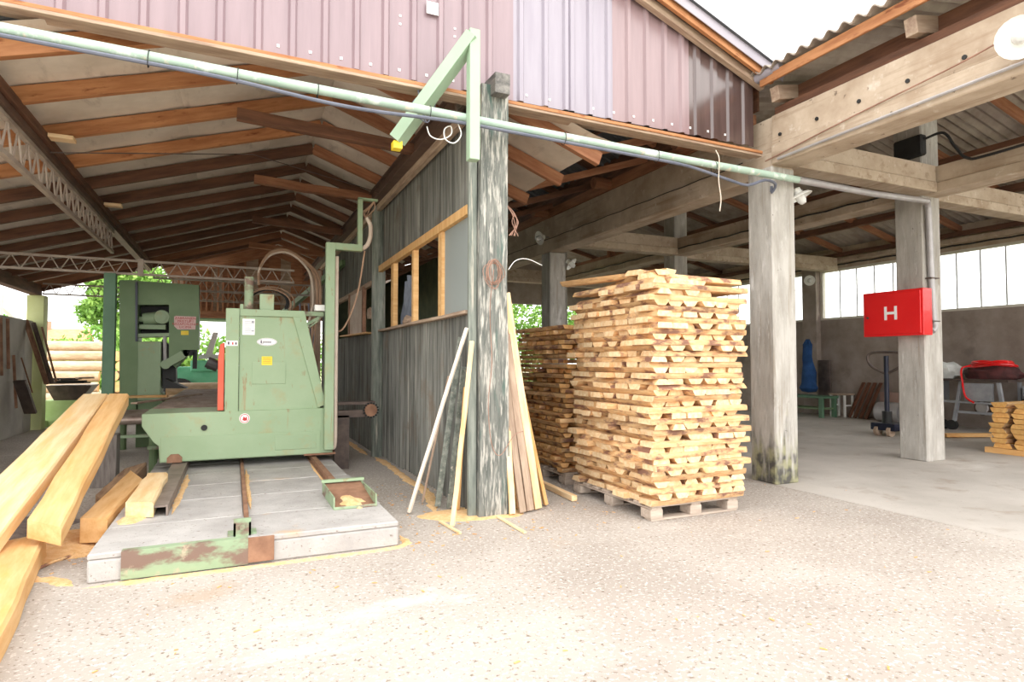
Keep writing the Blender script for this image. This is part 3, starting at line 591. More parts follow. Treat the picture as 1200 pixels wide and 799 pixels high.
MB().tube(arc([(9.42,5.76,4.85),(9.45,5.5,4.86),(9.47,5.35,4.6),(9.47,5.2,4.4),(9.47,4.9,4.36),(9.47,3.5,4.40),(9.47,1.5,4.42)]), .02, 8).obj('cable', black_m, jb, smooth=True)
cb = MB().tube(arc([(6.01,5.6,4.0),(6.01,4.4,4.13),(6.01,3.4,4.22),(5.95,2.9,4.26)]), .008, 6).obj('brown_cable', copper, None, label='thin brown cable climbing the front concrete beam to the lamp', cat='cable')
MB().tube([(6.0,5.4,3.97),(6.0,2.2,4.02)], .016, 8).obj('grey_conduit', galv, None, label='pale grey conduit along the foot of the front concrete beam', cat='conduit')
mb = MB(); pts = [V(6.035, 6+i*.4, 4.10-.012*(i % 2)) for i in range(28)]; mb.tube(pts, .007, 5); mb.obj('beam_cable', black_m, None, label='thin dark cable pinned along the beam above the board stacks', cat='cable')
mb = MB(); pts = [V(9.49, 6.3+i*.4, 4.17-.02*(i % 2)) for i in range(28)]; mb.tube(pts, .014, 5); mb.obj('beam_cable', black_m, None, label='dark cable along the inner beam behind the hydrant column', cat='cable')
mb = MB(); pts = [V(15.34, 4+i*.4, 4.22-.015*(i % 2)) for i in range(40)]; mb.tube(pts, .02, 5); mb.obj('wall_cable', black_m, None, label='dark cable run above the far windows', cat='cable')

# ================================================================ BOARD STACKS
def live_board(L_, W_, T_, seed):
    """live-edge slab, local X long, origin at centre bottom; side edges carry bark"""
    rnd = random.Random(seed); mb = MB(); n = 4; flip = rnd.random() < .5
    a0, a1 = (rnd.uniform(.02,.10), rnd.uniform(.02,.12)) if rnd.random() < .45 else (rnd.uniform(.12,.26), rnd.uniform(.12,.26)); rows = []
    for i in range(n+1):
        x = -L_/2+L_*i/n; wl_ = W_/2*(1+rnd.uniform(-.07,.05)); wr_ = W_/2*(1+rnd.uniform(-.07,.05))
        lo_, hi_ = (1-a0*2, 1) if flip else (1, 1-a1*2)
        rows.append([V(x,-wl_*lo_,0), V(x,wr_*lo_,0), V(x,wr_*((lo_+hi_)/2+.05),T_*.5), V(x,wr_*hi_,T_), V(x,-wl_*hi_,T_), V(x,-wl_*((lo_+hi_)/2+.05),T_*.5)])
    mb.add(sum(rows, []), [])
    for i in range(n):
        for j in range(6):
            mb.mi = 0 if j in (0, 3) else 1
            mb.f.append([6*i+j, 6*i+(j+1)%6, 6*i+6+(j+1)%6, 6*i+6+j]); mb.m.append(mb.mi)
    for f in ([0,1,2,3,4,5][::-1], [6*n+j for j in range(6)]): mb.f.append(f); mb.m.append(0)
    return mb
def board_mesh(L_, W_, T_, seed, ms):
    o = live_board(L_, W_, T_, seed).obj('board', ms, origin=(0,0,0)); me = o.data; bpy.data.objects.remove(o); return me
def place_board(me, loc, rz_, label, group, tilt=0):
    o = bpy.data.objects.new('board', me); COL.objects.link(o); o.location = loc; o.rotation_euler = (tilt, 0, rz_)
    return tag(o, label, 'board', group)
def pallet(x0, x1, y0, y1, label):
    t = thing('pallet', ((x0+x1)/2, (y0+y1)/2, 0), label, 'pallet')
    pm = mat('pallet_wood', (.40,.32,.26), (.56,.47,.39), G, 2, .9, bump=.3, rnd=.15)
    for y in (y0+.06, (y0+y1)/2, y1-.06): beam('base_board', (x0, y, .01), (x1, y, .01), .11, .02, pm, t)
    for x in (x0+.06, (x0+x1)/2, x1-.06):
        for y in (y0+.08, (y0+y1)/2, y1-.08): box('block', (x-.07, x+.07, y-.08, y+.08, .02, .105), pm, t)
        beam('runner', (x, y0, .115), (x, y1, .115), .12, .02, pm, t)
    k = 0
    while y0+.05+k*.19 < y1: beam('deck_board', (x0, y0+.05+k*.19, .137), (x1, y0+.05+k*.19, .137), .11, .022, pm, t); k += 1
    return t
PX0, PX1, PY0, PY1 = 3.60, 4.74, 4.72, 6.22
pallet(3.60, 4.66, 4.76, 6.2, 'grey wooden pallet under the tall stack of live-edge boards')
ORD = ['first','second','third','fourth','fifth','sixth','seventh','eighth','ninth','tenth']
def nth(n): return '%d%s' % (n, 'th' if 10 <= n % 100 <= 20 else {1:'st',2:'nd',3:'rd'}.get(n % 10, 'th'))
NV = 14
longm = [board_mesh(random.uniform(1.42, 1.56), random.uniform(.155,.20), .053, 10+i, [pine, bark]) for i in range(NV)]    # run along Y
shortm = [board_mesh(random.uniform(1.10, 1.22), random.uniform(.17,.225), .053, 30+i, [pine, bark]) for i in range(NV)]   # run along X
z = .15; GB_ = 'boards of the tall front stack'; NL = 40; pitch_z = (2.31-.15)/NL
for lay in range(NL):
    sx = .045*noise.noise(V(lay*.31, 0, 0)); sy = .045*noise.noise(V(0, lay*.27, 4)); tw = .035*noise.noise(V(lay*.23, 5, 1))
    n, L0 = (7, (PY1-PY0)/7) if lay % 2 == 0 else (6, (PX1-PX0)/6)
    for k in range(n):
        if lay >= NL-3 and k in (n-1, n-2) : continue
        j1, j2 = random.uniform(-.03,.03)*(0 < k < n-1), random.uniform(-.055,.055)
        if lay % 2 == 0: x, y, a, me, sd_ = (PX0+PX1)/2+j2+sx, PY0+L0*(k+.5)+j1+sy, random.choice((0, math.pi)), random.choice(shortm), 'left'
        else: x, y, a, me, sd_ = PX0+L0*(k+.5)+j1+sx, (PY0+PY1)/2+j2+sy, math.pi/2, random.choice(longm), 'right'
        place_board(me, (x, y, z+random.uniform(-.002,.002)), a+tw+random.uniform(-.015,.015), 'live-edge board, %s from the front corner on the %s side, %s layer of tall stack' % (ORD[k], sd_, nth(lay+1)), GB_)
    z += pitch_z
topz = z+.002
for (dx, dy, a, me, lb_) in [(.10, -.45, .06, shortm[0], 'near the right column'), (-.22, .10, 1.35, longm[2], 'pointing back'), (.05, -.10, .35, shortm[3], 'crossing the middle'), (-.30, .35, 1.9, longm[4], 'at the left rear')]:
    place_board(me, (4.16+dx, 5.4+dy, topz), a, 'loose board lying askew on top of the tall stack, '+lb_, 'loose boards on the tall stack'); topz += .03
# second stack: square-edged offcuts, deeper orange
pallet(3.70, 4.95, 6.58, 7.9, 'dark pallet under the orange offcut stack behind the tall stack')
def offm(n, L_, wa, wb, t): return [board_mesh(L_*random.uniform(.9, 1.05), random.uniform(wa, wb), t, 60+i, [pine_o, bark]) for i in range(n)]
sqm = offm(6, 1.25, .12, .17, .05); sql = offm(6, 1.35, .12, .17, .05); hid = MB()
z = .15
for lay in range(30):
    sy = .05*noise.noise(V(lay*.3, 2, 2))
    if lay % 2 == 0:
        for k in range(8):
            o = place_board(random.choice(sqm), (4.34+random.uniform(-.09,.07), 6.66+k*.17+random.uniform(-.012,.012)+sy, z), random.uniform(-.04,.04), 'orange offcut end, %s from the rear edge, %s layer of the stack behind sticks' % (ORD[7-k], nth(lay+1)), 'offcuts of the second stack')
            o.name = 'offcut'; o['category'] = 'offcut'
    else:
        o = place_board(random.choice(sql), (3.77+random.uniform(-.05,.02), 7.26+random.uniform(-.06,.06)+sy, z), math.pi/2+random.uniform(-.03,.03), 'orange offcut lying lengthwise, %s layer of the stack behind the leaning sticks' % nth(lay+1), 'offcuts of the second stack')
        o.name = 'offcut'; o['category'] = 'offcut'
        for k in range(4): hid.box(3.9+k*.24, 4.08+k*.24, 6.62, 7.88, z, z+.05)
    z += .0605
hid.obj('inner_offcuts', pine_o, None, label='inner orange offcuts hidden within the second stack', cat='offcuts', kind='stuff')
# third stack at the right edge
z = .10
beam('bearer', (11.45, 6.1, .05), (11.45, 4.9, .05), .14, .09, pine_o, None, label='thick bearer plank under the small board stack at the right edge', cat='bearer')
beam('bearer', (12.5, 6.1, .05), (12.5, 4.9, .05), .14, .09, pine_o, None, label='second bearer plank under the small right-edge stack, farther right', cat='bearer')
thick = [board_mesh(1.5*random.uniform(.96, 1.03), random.uniform(.24,.28), .075, 80+i, [mat('deep_orange_pine', (.66,.33,.09), (.80,.48,.17), G, 2.2, .7, bump=.15, rnd=.2), bark]) for i in range(6)]
for lay in range(9):
    for k in range(3):
        o = place_board(thick[(lay*5+k*2) % 6], (12.15+random.uniform(-.07,.07), 5.25+k*.31+random.uniform(-.02,.02), z), random.choice((0, math.pi))+random.uniform(-.04,.04), 'thick orange plank, %s from the front, %s layer of small right-edge stack' % (ORD[k], nth(lay+1)), 'planks of the small right stack'); o.name = 'plank'; o['category'] = 'plank'
    z += .082

# sticks leaning on the post
def stick(a, b, w_, h, m, label, wob=.004): return beam('stick', a, b, w_, h, m, None, wob=wob, label=label, cat='stick')
stick((1.60,5.98,0.02), (2.06,5.60,1.83), .045, .03, mat('white_stick', (.74,.64,.52), (.84,.76,.66), G, 2), 'long pale stick leaning farthest left against the corner post')
stick((1.82,5.32,.02), (2.09,5.54,1.70), .04, .03, pine, 'slightly bowed fresh stick leaning just left of the post')
stick((1.93,6.10,.02), (2.09,5.85,1.75), .06, .02, greenboard, 'grey green weathered lath behind the pale stick')
stick((2.02,5.98,.02), (2.10,5.78,1.45), .07, .02, greenboard, 'short grey green lath leaning close to the post foot')
stick((2.07,5.88,.02), (2.09,5.72,1.25), .035, .03, pine_o, 'short orange stick in the gap beside the post')
stick((1.84,6.35,.02), (2.11,6.30,1.35), .05, .02, oldwood, 'thin brownish lath leaning on the corrugated wall')
stick((2.50,5.50,.02), (2.48,5.62,1.15), .06, .03, pine, 'short upright pale stick right against the post')
stick((2.62,5.52,.02), (2.47,5.64,1.45), .07, .03, oldwood, 'grey brown old stick leaning right of the post')
stick((2.72,5.56,.02), (2.50,5.66,1.78), .08, .035, oldwood, 'wider dark grey slat leaning right of the post')
stick((2.83,5.60,.02), (2.51,5.68,2.2), .08, .035, pine, 'tallest pale slat leaning right of the post')
stick((2.98,5.72,.02), (2.53,5.74,1.95), .06, .04, pine_o, 'orange slat leaning farthest right of the post')
stick((2.94,5.80,.02), (2.55,5.80,1.6), .05, .03, pine, 'pale lath hidden behind the slats right of the post')
stick((2.66,5.70,.02), (2.49,5.78,1.6), .05, .03, bark, 'bark-covered lath between the slats and the post')
beam('square_batten', (3.42,6.70,.035), (3.36,5.78,.035), .065, .06, pine, None, label='square batten lying on the ground between the sticks and the pallet', cat='batten')
beam('ground_stick', (2.34,5.50,.012), (2.34,4.88,.012), .03, .02, pine, None, label='thin stick lying on the ground in front of the post', cat='stick')
beam('ground_stick', (1.78,5.55,.012), (1.82,5.10,.012), .03, .02, pine, None, label='short stick lying on the ground left of the post foot', cat='stick')

# ================================================================ SAW CARRIAGE MACHINE
mc = thing('bandsaw_carriage', (.2, 8.8, .29), 'light green rust-streaked bandsaw head standing on the slab rails', 'saw machine')
F_ = 8.4
def xz(pts, y): return [V(x, y, z) for x, z in pts]
MB().prism(xz([(-.97,.885),(-.97,.74),(-.84,.54),(-.79,.50),(-.78,.30),(1.21,.30),(1.21,.895)], F_), (0, .9, 0)).obj('base_box', mgreen, mc, bevel=.006)
box('base_lower_plate', (-.77, 1.05, F_-.012, F_, .31, .60), mgreen, mc, bevel=.003)
box('access_plate', (.50, 1.0, F_-.02, F_-.012, .38, .56), mgreen, mc, bevel=.002)
MB().tube([(-.31, F_-.003, .70), (-.31, F_-.02, .70)], .035, 16).obj('round_hole', black_m, mc)
MB().prism(xz([(-.70+.0,.30),(-.70,.36),(-.66,.40),(-.58,.40),(-.54,.36),(-.54,.30)], F_-.016), (0, -.02, 0)).obj('wheel_arch', rust, mc)
box('rust_skirt', (.85, 1.25, F_-.02, F_+.5, .285, .31), rust, mc)
for x in (-.62, 1.0):
    for y in (8.6, 9.1): MB().tube([(x-.04, y, .30 if x > 0 else .315), (x+.04, y, .30 if x > 0 else .315)], .028, 14).obj('wheel', steel_d, mc)
By = 8.44
MB().prism(xz([(.07,.89),(.07,2.13),(.76,2.13),(1.05,.93),(1.05,.89)], By), (0, .48, 0)).obj('body_housing', mgreen, mc)
MB().prism(xz([(.07,2.08),(.07,2.165),(.84,2.165),(.79,2.08)], By-.03), (0, .52, 0)).obj('top_frame', mgreen, mc, bevel=.003)
MB().prism(xz([(.70,2.08),(.84,2.165),(1.12,.94),(1.02,.90)], By-.028), (0, .50, 0)).obj('sloping_frame', mgreen, mc, bevel=.003)
box('side_strip', (-.09, .065, By-.035, By+.5, .88, 2.17), mgreen, mc, bevel=.004)
box('service_panel', (.22, .62, By-.008, By, 1.22, 1.50), mgreen, mc, bevel=.002)
MB().prism(xz([(-.17,.90),(-.17,1.55),(-.15,1.72),(-.10,1.74),(-.10,.90)], By), (0, .4, 0)).obj('red_guard', redp, mc, bevel=.004)
MB().tube([(-.30, By+.2, 1.50), (-.17, By+.2, 1.44)], .07, 12).obj('black_coupling', black_m, mc)
MB().tube([(.175, By+.2, 2.16), (.175, By+.2, 2.60)], .055, 16).obj('cylinder', mgreen_rust, mc, smooth=True)
box('top_box', (.30, .47, By+.02, By+.2, 2.165, 2.37), mgreen, mc)
box('small_lug', (.07, .11, By, By+.04, 2.165, 2.23), mgreen, mc)
MB().box(.80, 1.10, By+.1, By+.16, 2.11, 2.17).obj('side_arm', mgreen_rust, mc); MB().bar((.86, By+.13, 1.98), (1.08, By+.13, 2.12), .02, .04).obj('arm_brace', mgreen_rust, mc); MB().bar((.84, By+.13, 1.90), (1.04, By+.13, 2.06), .02, .02).obj('arm_brace', mgreen_rust, mc)
box('control_box', (.98, 1.12, By+.05, By+.2, 2.18, 2.26), white_m, mc)
# labels
pl = box('instruction_plate', (.10, .245, By-.006, By, 1.84, 2.045), paper, mc, bevel=0)
mb = MB()
for i in range(7): mb.box(.125, .125+random.uniform(.06,.085), By-.008, By-.006, 2.01-i*.024, 2.014-i*.024)
mb.box(.205, .235, By-.008, By-.006, 1.99, 2.02).box(.205, .235, By-.008, By-.006, 1.885, 1.90); mb.obj('print', greyink, pl, kind='stuff')
mb = MB(); mb.prism([V(.39+.12*math.cos(a), By-.001, 1.755+.05*math.sin(a)) for a in [2*math.pi*i/28 for i in range(28)]], (0, -.006, 0)); badge = mb.obj('oval_badge', paper, mc)
mb = MB(); ring = [V(.39+.112*math.cos(a), By-.008, 1.755+.043*math.sin(a)) for a in [2*math.pi*i/32 for i in range(33)]]; mb.tube(ring, .0016, 4); mb.box(.315, .33, By-.009, By-.007, 1.735, 1.775).box(.315,.35,By-.009,By-.007,1.735,1.74)
for i in range(5): mb.box(.345+i*.02, .357+i*.02, By-.009, By-.007, 1.742, 1.764)
mb.obj('badge_print', ink, badge, kind='stuff')
yl_ = box('yellow_label', (.33, .455, By-.016, By-.008, 1.46, 1.57), yellow, mc, bevel=0)
mb = MB(); [mb.box(.345, .44, By-.018, By-.016, 1.545-i*.02, 1.549-i*.02) for i in range(4)]; mb.obj('print', redink, yl_, kind='stuff')
ps_ = box('pictogram_strip', (-.08, .05, By-.043, By-.035, 1.70, 1.765), paper, mc, bevel=0)
MB().box(-.065, -.045, By-.046, By-.043, 1.715, 1.75).obj('pictogram', ink, ps_); MB().box(-.015, .0, By-.046, By-.043, 1.715, 1.745).obj('pictogram', redink, ps_); MB().box(.02, .038, By-.046, By-.043, 1.715, 1.745).obj('pictogram', ink, ps_)
st_ = MB().prism([V(.14+.062*math.cos(a), F_-.001, .795+.062*math.sin(a)) for a in [2*math.pi*i/24 for i in range(24)]], (0, -.008, 0)).obj('round_sticker', paper, mc)
MB().tube([V(.14+.05*math.cos(a), F_-.010, .795+.05*math.sin(a)) for a in [2*math.pi*i/24 for i in range(25)]], .004, 5).prism(xz([(.115,.775),(.13,.82),(.15,.80),(.165,.825),(.17,.77),(.14,.765)], F_-.009), (0,-.003,0)).obj('hand_symbol', redink, st_)
# tall green tubular frame
sf = thing('tubular_frame', (1.15, 8.35, .36), 'tall light green square steel frame rising at the right end of the saw', 'steel frame')
MB().box(1.09, 1.205, 8.28, 8.38, .36, 3.07).obj('upright', mgreen, sf, bevel=.004); MB().box(1.205, 1.56, 8.28, 8.38, 2.98, 3.07).obj('upper_arm', mgreen, sf, bevel=.004)
MB().box(1.50, 1.56, 8.29, 8.37, 3.07, 3.70).obj('upper_leg', mgreen, sf, bevel=.003); MB().box(1.50, 1.76, 8.29, 8.37, 3.68, 3.71).obj('top_bar', mgreen, sf, bevel=.003)
MB().tube(arc([(1.235,8.36,2.9),(1.235,8.36,2.0),(1.235,8.36,1.0),(1.235,8.36,.45),(1.20,8.36,.36)]), .028, 10).obj('conduit', hosem, sf, smooth=True)
MB().tube(arc([(1.56,8.33,3.02),(1.63,8.33,3.08),(1.67,8.33,3.2),(1.67,8.33,3.35),(1.62,8.33,3.45)]), .03, 10).obj('conduit_bend', hosem, sf, smooth=True)
mb = MB(); [mb.tube(arc([(1.60,8.33,3.45),(1.62+random.uniform(-.06,.06),8.35,3.52),(1.68+random.uniform(-.06,.06),8.35,3.6),(1.72,8.33,3.69)]), .008, 5) for _ in range(6)]; mb.obj('cable_ends', hosebr, sf)
MB().tube(arc([(1.60,8.35,3.0),(1.55,8.5,2.5),(1.48,8.6,2.2),(1.36,8.6,1.95),(1.22,8.45,1.90)]), .012, 6).obj('hanging_cable', hosebr, sf)
# chain arm behind the frame
ca = thing('chain_arm', (1.6, 8.9, .85), 'dark steel arm with a chain sprocket sticking out right of the green frame', 'chain arm')
MB().box(1.21, 1.85, 8.8, 9.0, .90, .94).box(1.21, 1.8, 8.85, 8.95, .72, .82).obj('arm', steel_d, ca); MB().tube([(1.78, 8.74, .82), (1.78, 8.80, .82)], .09, 14).obj('sprocket', rust, ca)
mb = MB(); [mb.box(1.78+.1*math.cos(a)-.012, 1.78+.1*math.cos(a)+.012, 8.73, 8.75, .82+.1*math.sin(a)-.012, .82+.1*math.sin(a)+.012) for a in [2*math.pi*i/16 for i in range(16)]]; mb.obj('chain', black_m, ca, kind='stuff')
MB().box(1.3, 1.5, 8.85, 8.95, 0, .75).obj('pedestal', steel_d, ca)
# hose post and hoses behind the saw
hp = thing('hose_post', (1.30, 11.2, 0), 'brown wooden post with looping hydraulic hoses behind the saw', 'hose post')
beam('shaft', (1.30, 11.2, 0), (1.30, 11.2, 3.1), .17, .14, oldwood, hp)
for k, dx in enumerate((0, .07, .12)):
    MB().tube(arc([(.35, 10.5, 2.72-k*.0), (.37, 10.5, 3.0), (.55, 10.6, 3.24+dx*.4), (.85, 10.7, 3.28+dx*.3), (1.15+dx, 10.8, 3.0), (1.22+dx, 10.9, 2.5), (1.16+dx, 11.0, 2.1), (1.18+dx*.5, 11.0, 1.5), (1.2, 11.05, 1.0)]), .02, 8).obj('hose', hosem if k == 0 else hosebr, hp, smooth=True)
for k in range(7):
    c = V(.52+random.uniform(-.04,.04), 10.6+k*.03, 2.45+random.uniform(-.03,.03)); rr_ = random.uniform(.22,.34)
    MB().tube([c+V(rr_*math.cos(a)*1.15, 0, rr_*math.sin(a)*.8) for a in [math.pi*(-.15+1.3*i/18) for i in range(19)]], .012, 6).obj('coiled_hose', black_m if k % 2 else hosebr, hp, smooth=True)
for k in range(5):
    x = 1.02+k*.07; MB().tube(arc([(x,11.0,2.5),(x+random.uniform(-.05,.05),11.0,2.0),(x+random.uniform(-.08,.08),11.0,1.5),(x+.05,11.0,1.1)]), .014, 6).obj('hanging_hose', hosebr if k % 2 else cable_m, hp)

# ================================================================ ROLLER CONVEYOR
rc = thing('roller_conveyor', (-.9, 11, 0), 'long roller conveyor with dark rollers feeding the saw', 'roller conveyor')
rollm = mat('roller_steel', (.26,.19,.16), (.42,.34,.29), (1,1,1), 5, .4, metal=.4)
for (xa, xb, ya, yb, zr) in ((-1.75, -1.03, 10.9, 12.5, -.22), (-1.0, -.12, 9.35, 15.6, 0)):
    for x in (xa, xb-.05): MB().box(x, x+.05, ya, yb, .76+zr, .87+zr).obj('side_rail', mgreen_rust, rc)
    y = ya+.12; k = 0
    while y < yb-.05:
        MB().tube([(xa+.05, y, .83+zr), (xb-.05, y, .83+zr)], .07, 14).obj('roller', rollm, rc, smooth=True)
        if k % 2 and zr == 0: MB().box(xa+.05, xb-.05, y+.15, y+.21, .80, .87).obj('cross_bar', rust if k % 4 == 1 else mgreen_rust, rc)
        y += .34; k += 1
    for x in (xa+.05, xb-.05):
        for yy_ in (ya+.1, yb-.1): MB().tube([(x, yy_, 0), (x, yy_, .76+zr)], .05, 10).obj('leg', cgreen, rc)
    MB().box(xa, xb, ya-.1, ya, .36, .40).obj('front_shelf', mgreen_rust, rc)
beam('offcut_plank', (-1.6, 12.2, .91), (-1.02, 12.15, .91), .18, .04, pine_o, None, label='orange offcut lying at the foot of the saw cabinet', cat='plank')
beam('pale_lath', (-1.30, 10.4, .90), (-.55, 12.9, .90), .09, .025, oldwood, None, label='pale lath lying across the conveyor rollers', cat='lath')
MB().prism([at(190,455,'y',12.2), at(193,444,'y',12.2), at(219,455,'y',12.2)], (0,.5,0)).obj('dark_chute', black_m, None, label='black triangular metal chute beside the saw cabinet', cat='chute')

# ================================================================ SAW CABINET
sc2 = thing('saw_cabinet', (-1.2, 13, 0), 'big dark green bandsaw cabinet with a motor recess, behind the conveyor', 'saw cabinet')
Yc = 12.6
def A(u, v, y=Yc): return at(u, v, 'y', y)
def quadp(u0, u1, v0, v1, y=Yc): return [A(u0,v1,y), A(u1,v1,y), A(u1,v0,y), A(u0,v0,y)]
MB().prism([A(140,328),A(162,328),A(162,480),A(140,480)], (0,.5,0)).obj('left_panel', cgreen, sc2, bevel=.004)
MB().prism([A(162,329),A(233,334),A(233,409),A(225,410),A(206,431),A(198,424),A(198,357),A(162,357)], (0,.45,0)).obj('upper_housing', cgreen, sc2)
MB().prism([A(162,357),A(198,357),A(198,392),A(162,392)][::-1], (0,.05,0)).obj('recess_back', black_m, sc2).location.y += .38
MB().prism([A(160,391),A(199,390),A(199,394),A(160,395)], (0,.45,0)).obj('recess_shelf', mgreen, sc2)
MB().tube([A(160,330,Yc-.03), A(160,400,Yc-.03)], .02, 8).obj('cable_duct', cable_m, sc2)
MB().prism([A(161,400),A(189,400),A(188,468),A(160,470)], (0,.5,0)).obj('pedestal', mgreen, sc2, bevel=.01)
MB().box(A(160,458).x, A(190,458).x, Yc, Yc+.5, 0, .95).obj('pedestal_base', cgreen, sc2)
c_ = A(183,373, Yc+.12); MB().tube([c_+V(-.20,0,-.02), c_+V(.12,0,.02)], .11, 18).tube([c_+V(-.26,0,-.02), c_+V(-.2,0,-.02)], .05, 12).box(c_.x-.25, c_.x+.16, c_.y-.1, c_.y+.1, c_.z-.2, c_.z-.12).obj('motor', mgreen, sc2, smooth=True)
MB().lathe([(.12,-.02),(.13,0),(.12,.03),(.07,.035),(.07,.05),(0,.05)], c_+V(.10,-.10,.02), (0,-1,0), 20).obj('pulley', mgreen, sc2, smooth=True)
MB().tube([A(193,394),A(194,430)], .03, 8).obj('piston', galv, sc2)
MB().prism([A(189,397),A(205,410),A(206,452),A(190,453)], (0,.3,0)).obj('dark_frame', black_m, sc2).location.y += .1
MB().bar(A(194,427,Yc-.1), A(215,415,Yc-.1), .06, .14, up=V(0,0,1)).tube([A(194,427,Yc-.15), A(194,427,Yc-.02)], .08, 14).obj('swing_arm', mgreen, sc2)
MB().prism([A(210,410),A(228,410),A(228,416),A(210,418)], (0,.1,0)).obj('arm_bracket', black_m, sc2); MB().box(A(226,410).x, A(231,410).x, Yc, Yc+.1, A(228,432).z, A(228,410).z).obj('guide_post', black_m, sc2)
ws_ = MB().prism([A(204,371,Yc-.012),A(206,370,Yc-.012),A(230,371,Yc-.012),A(229,386,Yc-.012),A(208,386,Yc-.012),A(204,382,Yc-.012)], (0,.008,0)).obj('warning_sign', pinksign, sc2)
for i, (s_, v_) in enumerate([('ZABRANJEN', 373.0), ('PRISTUP I', 376.6), ('NEZAPOSLENIM', 379.9), ('LICIMA', 383.4)]):
    text(s_, .062 if i != 2 else .058, A(217.3, v_, Yc-.016), (R(90), 0, 0), redink, ws_)
MB().prism([A(212,387.5,Yc-.012),A(221,387.5,Yc-.012),A(221,392.5,Yc-.012),A(212,392.5,Yc-.012)], (0,.008,0)).obj('yellow_label', yellow, sc2)
gc = MB().box(-1.84, -1.68, 11.22, 11.36, 0, 2.88).obj('steel_column', cgreen_d, None, label='thin dark green steel column left of the saw cabinet, under the truss', cat='column', bevel=.005)

# ================================================================ FOREGROUND TIMBERS at left
def grain_obj(mb, name, m, a, b, **k):
    x, y, z = frame(Vector(b)-Vector(a)); return mb.obj(name, m, None, origin=a, rot=Matrix((x, y, z)).transposed(), **k)
def timber(fl, fr, nr, nl, t, name, m, label):
    """squared timber from its four top corners; rough edges"""
    mb = MB(); n = 8; vs = []
    for i in range(n+1):
        s_ = i/n; l = nl.lerp(fl, s_); r_ = nr.lerp(fr, s_)
        j = (noise.noise(V(i*.9, l.x, 3))*.02 if 0 < i < n else 0); w_ = (r_-l).normalized(); dn = V(0,0,-t)
        l2 = l+w_*j; r2 = r_+w_*j*.8; bv = .018
        vs += [l2+dn, r2+dn, r2+V(0,0,-bv), r2-w_*bv, l2]
    fs = [[0,1,2,3,4], [5*n+j for j in range(5)][::-1]]+[[5*i+j, 5*i+(j+1)%5, 5*i+5+(j+1)%5, 5*i+5+j] for i in range(n) for j in range(5)]
    mb.add(vs, fs); return grain_obj(mb, name, m, (nl+nr)/2, (fl+fr)/2, label=label, cat='timber')
# support plane of the two long beams
Pf = atd(138,461,6.9); Pn = atd(52,614,4.4); dr = V(math.cos(YAW), -math.sin(YAW), 0); nrm = (Pf-Pn).cross(dr).normalized()
def onp(u, v):
    r = atd(u, v, 1)-EYE; return EYE+r*((Pn-EYE).dot(nrm)/r.dot(nrm))
big = mat('big_fresh_timber', (.70,.46,.22), (.82,.63,.38), (1,7,7), 1.8, .7, bump=.15, layers=[((.84,.50,.16), (.7,2.5,2.5), 1.5, .56, .2)])
big2 = mat('big_orange_timber', (.62,.34,.125), (.75,.49,.235), (1,7,7), 1.8, .7, bump=.15, layers=[((.72,.34,.06), (.7,2.5,2.5), 1.4, .58, .18)])
fl, fr, nr, nl = onp(98,461.5), onp(127,461), onp(0,627), onp(0,556)
timber(fl, fr, fr+(nr-fr)*1.22, fl+(nl-fl)*1.55, .12, 'timber', big, 'widest pale squared timber sloping down to the left frame edge')
timber(onp(128,461), onp(151,461), onp(72,618), onp(32,609), .13, 'timber', big2, 'orange squared timber sloping down beside the widest one, its sawn end visible')
a1 = at(48,642,'z',.17); a2 = at(0,745,'z',.15); d_ = (a1-a2); sd = V(-d_.y, d_.x, 0).normalized()*.34
timber(a1+d_*.2+sd, a1+d_*.2, a2-d_*.5, a2-d_*.5+sd, .15, 'timber', big2, 'lowest squared timber lying on the ground at the left frame edge')
# chunks beside the slab
timber(at(153,551,'z',.30), at(168,562,'z',.30), at(126,606,'z',.24), at(94,607,'z',.24), .20, 'timber_chunk', big2, 'short orange timber block beside the slab, left of the pale one')
timber(at(173,554,'z',.36), at(197,553,'z',.36), at(180,588,'z',.33), at(147,589,'z',.33), .125, 'timber_chunk', big, 'short pale timber block lying on the slab beside the channel rail')
timber(at(146,549,'z',.26), at(172,541,'z',.28), at(129,590,'z',.20), at(112,580,'z',.22), .18, 'timber_chunk', mat('dark_slab_wood', (.22,.13,.08), (.42,.27,.16), G, 2, .85, bump=.4), 'dark barked half log behind the short timber blocks')
beam('stump_block', at(123,569,'z',0), at(123,569,'z',0)+V(0,0,.62), .26, .26, mat('grey_block', (.14,.12,.11), (.24,.21,.19), G, 3, .9, bump=.5), None, label='dark grey wooden block propping the sloping timbers', cat='block')
# sawdust and litter
def mound(cx, cy, rx, ry, h, m, name, label, rot=0, seed=0, z0=0):
    mb = MB(); nr_, na = 7, 40; vs = [V(cx, cy, z0+h)]
    for i in range(1, nr_+1):
        for j in range(na):
            a = 2*math.pi*j/na; f = i/nr_; e = 1+.30*noise.noise(V(math.cos(a)*2, math.sin(a)*2, seed))+.12*noise.noise(V(math.cos(a)*7, math.sin(a)*7, seed))
            x = rx*f*e*math.cos(a); y = ry*f*e*math.sin(a); zz = h*(1-f**2)*(1+.5*noise.noise(V(x*9, y*9, seed)))-(.006 if i == nr_ else 0)
            vs.append(V(cx+x*math.cos(rot)-y*math.sin(rot), cy+x*math.sin(rot)+y*math.cos(rot), z0+zz))
    fs = [[0, 1+j, 1+(j+1)%na] for j in range(na)]+[[1+(i-1)*na+j, 1+i*na+j, 1+i*na+(j+1)%na, 1+(i-1)*na+(j+1)%na] for i in range(1, nr_) for j in range(na)]
    return mb.add(vs, fs).obj(name, m, None, label=label, cat='sawdust', kind='stuff', smooth=True)
mound(-1.45, 6.1, .62, .55, .05, dust, 'sawdust', 'sawdust heap between the sloping timbers and the slab corner', .3, 1)
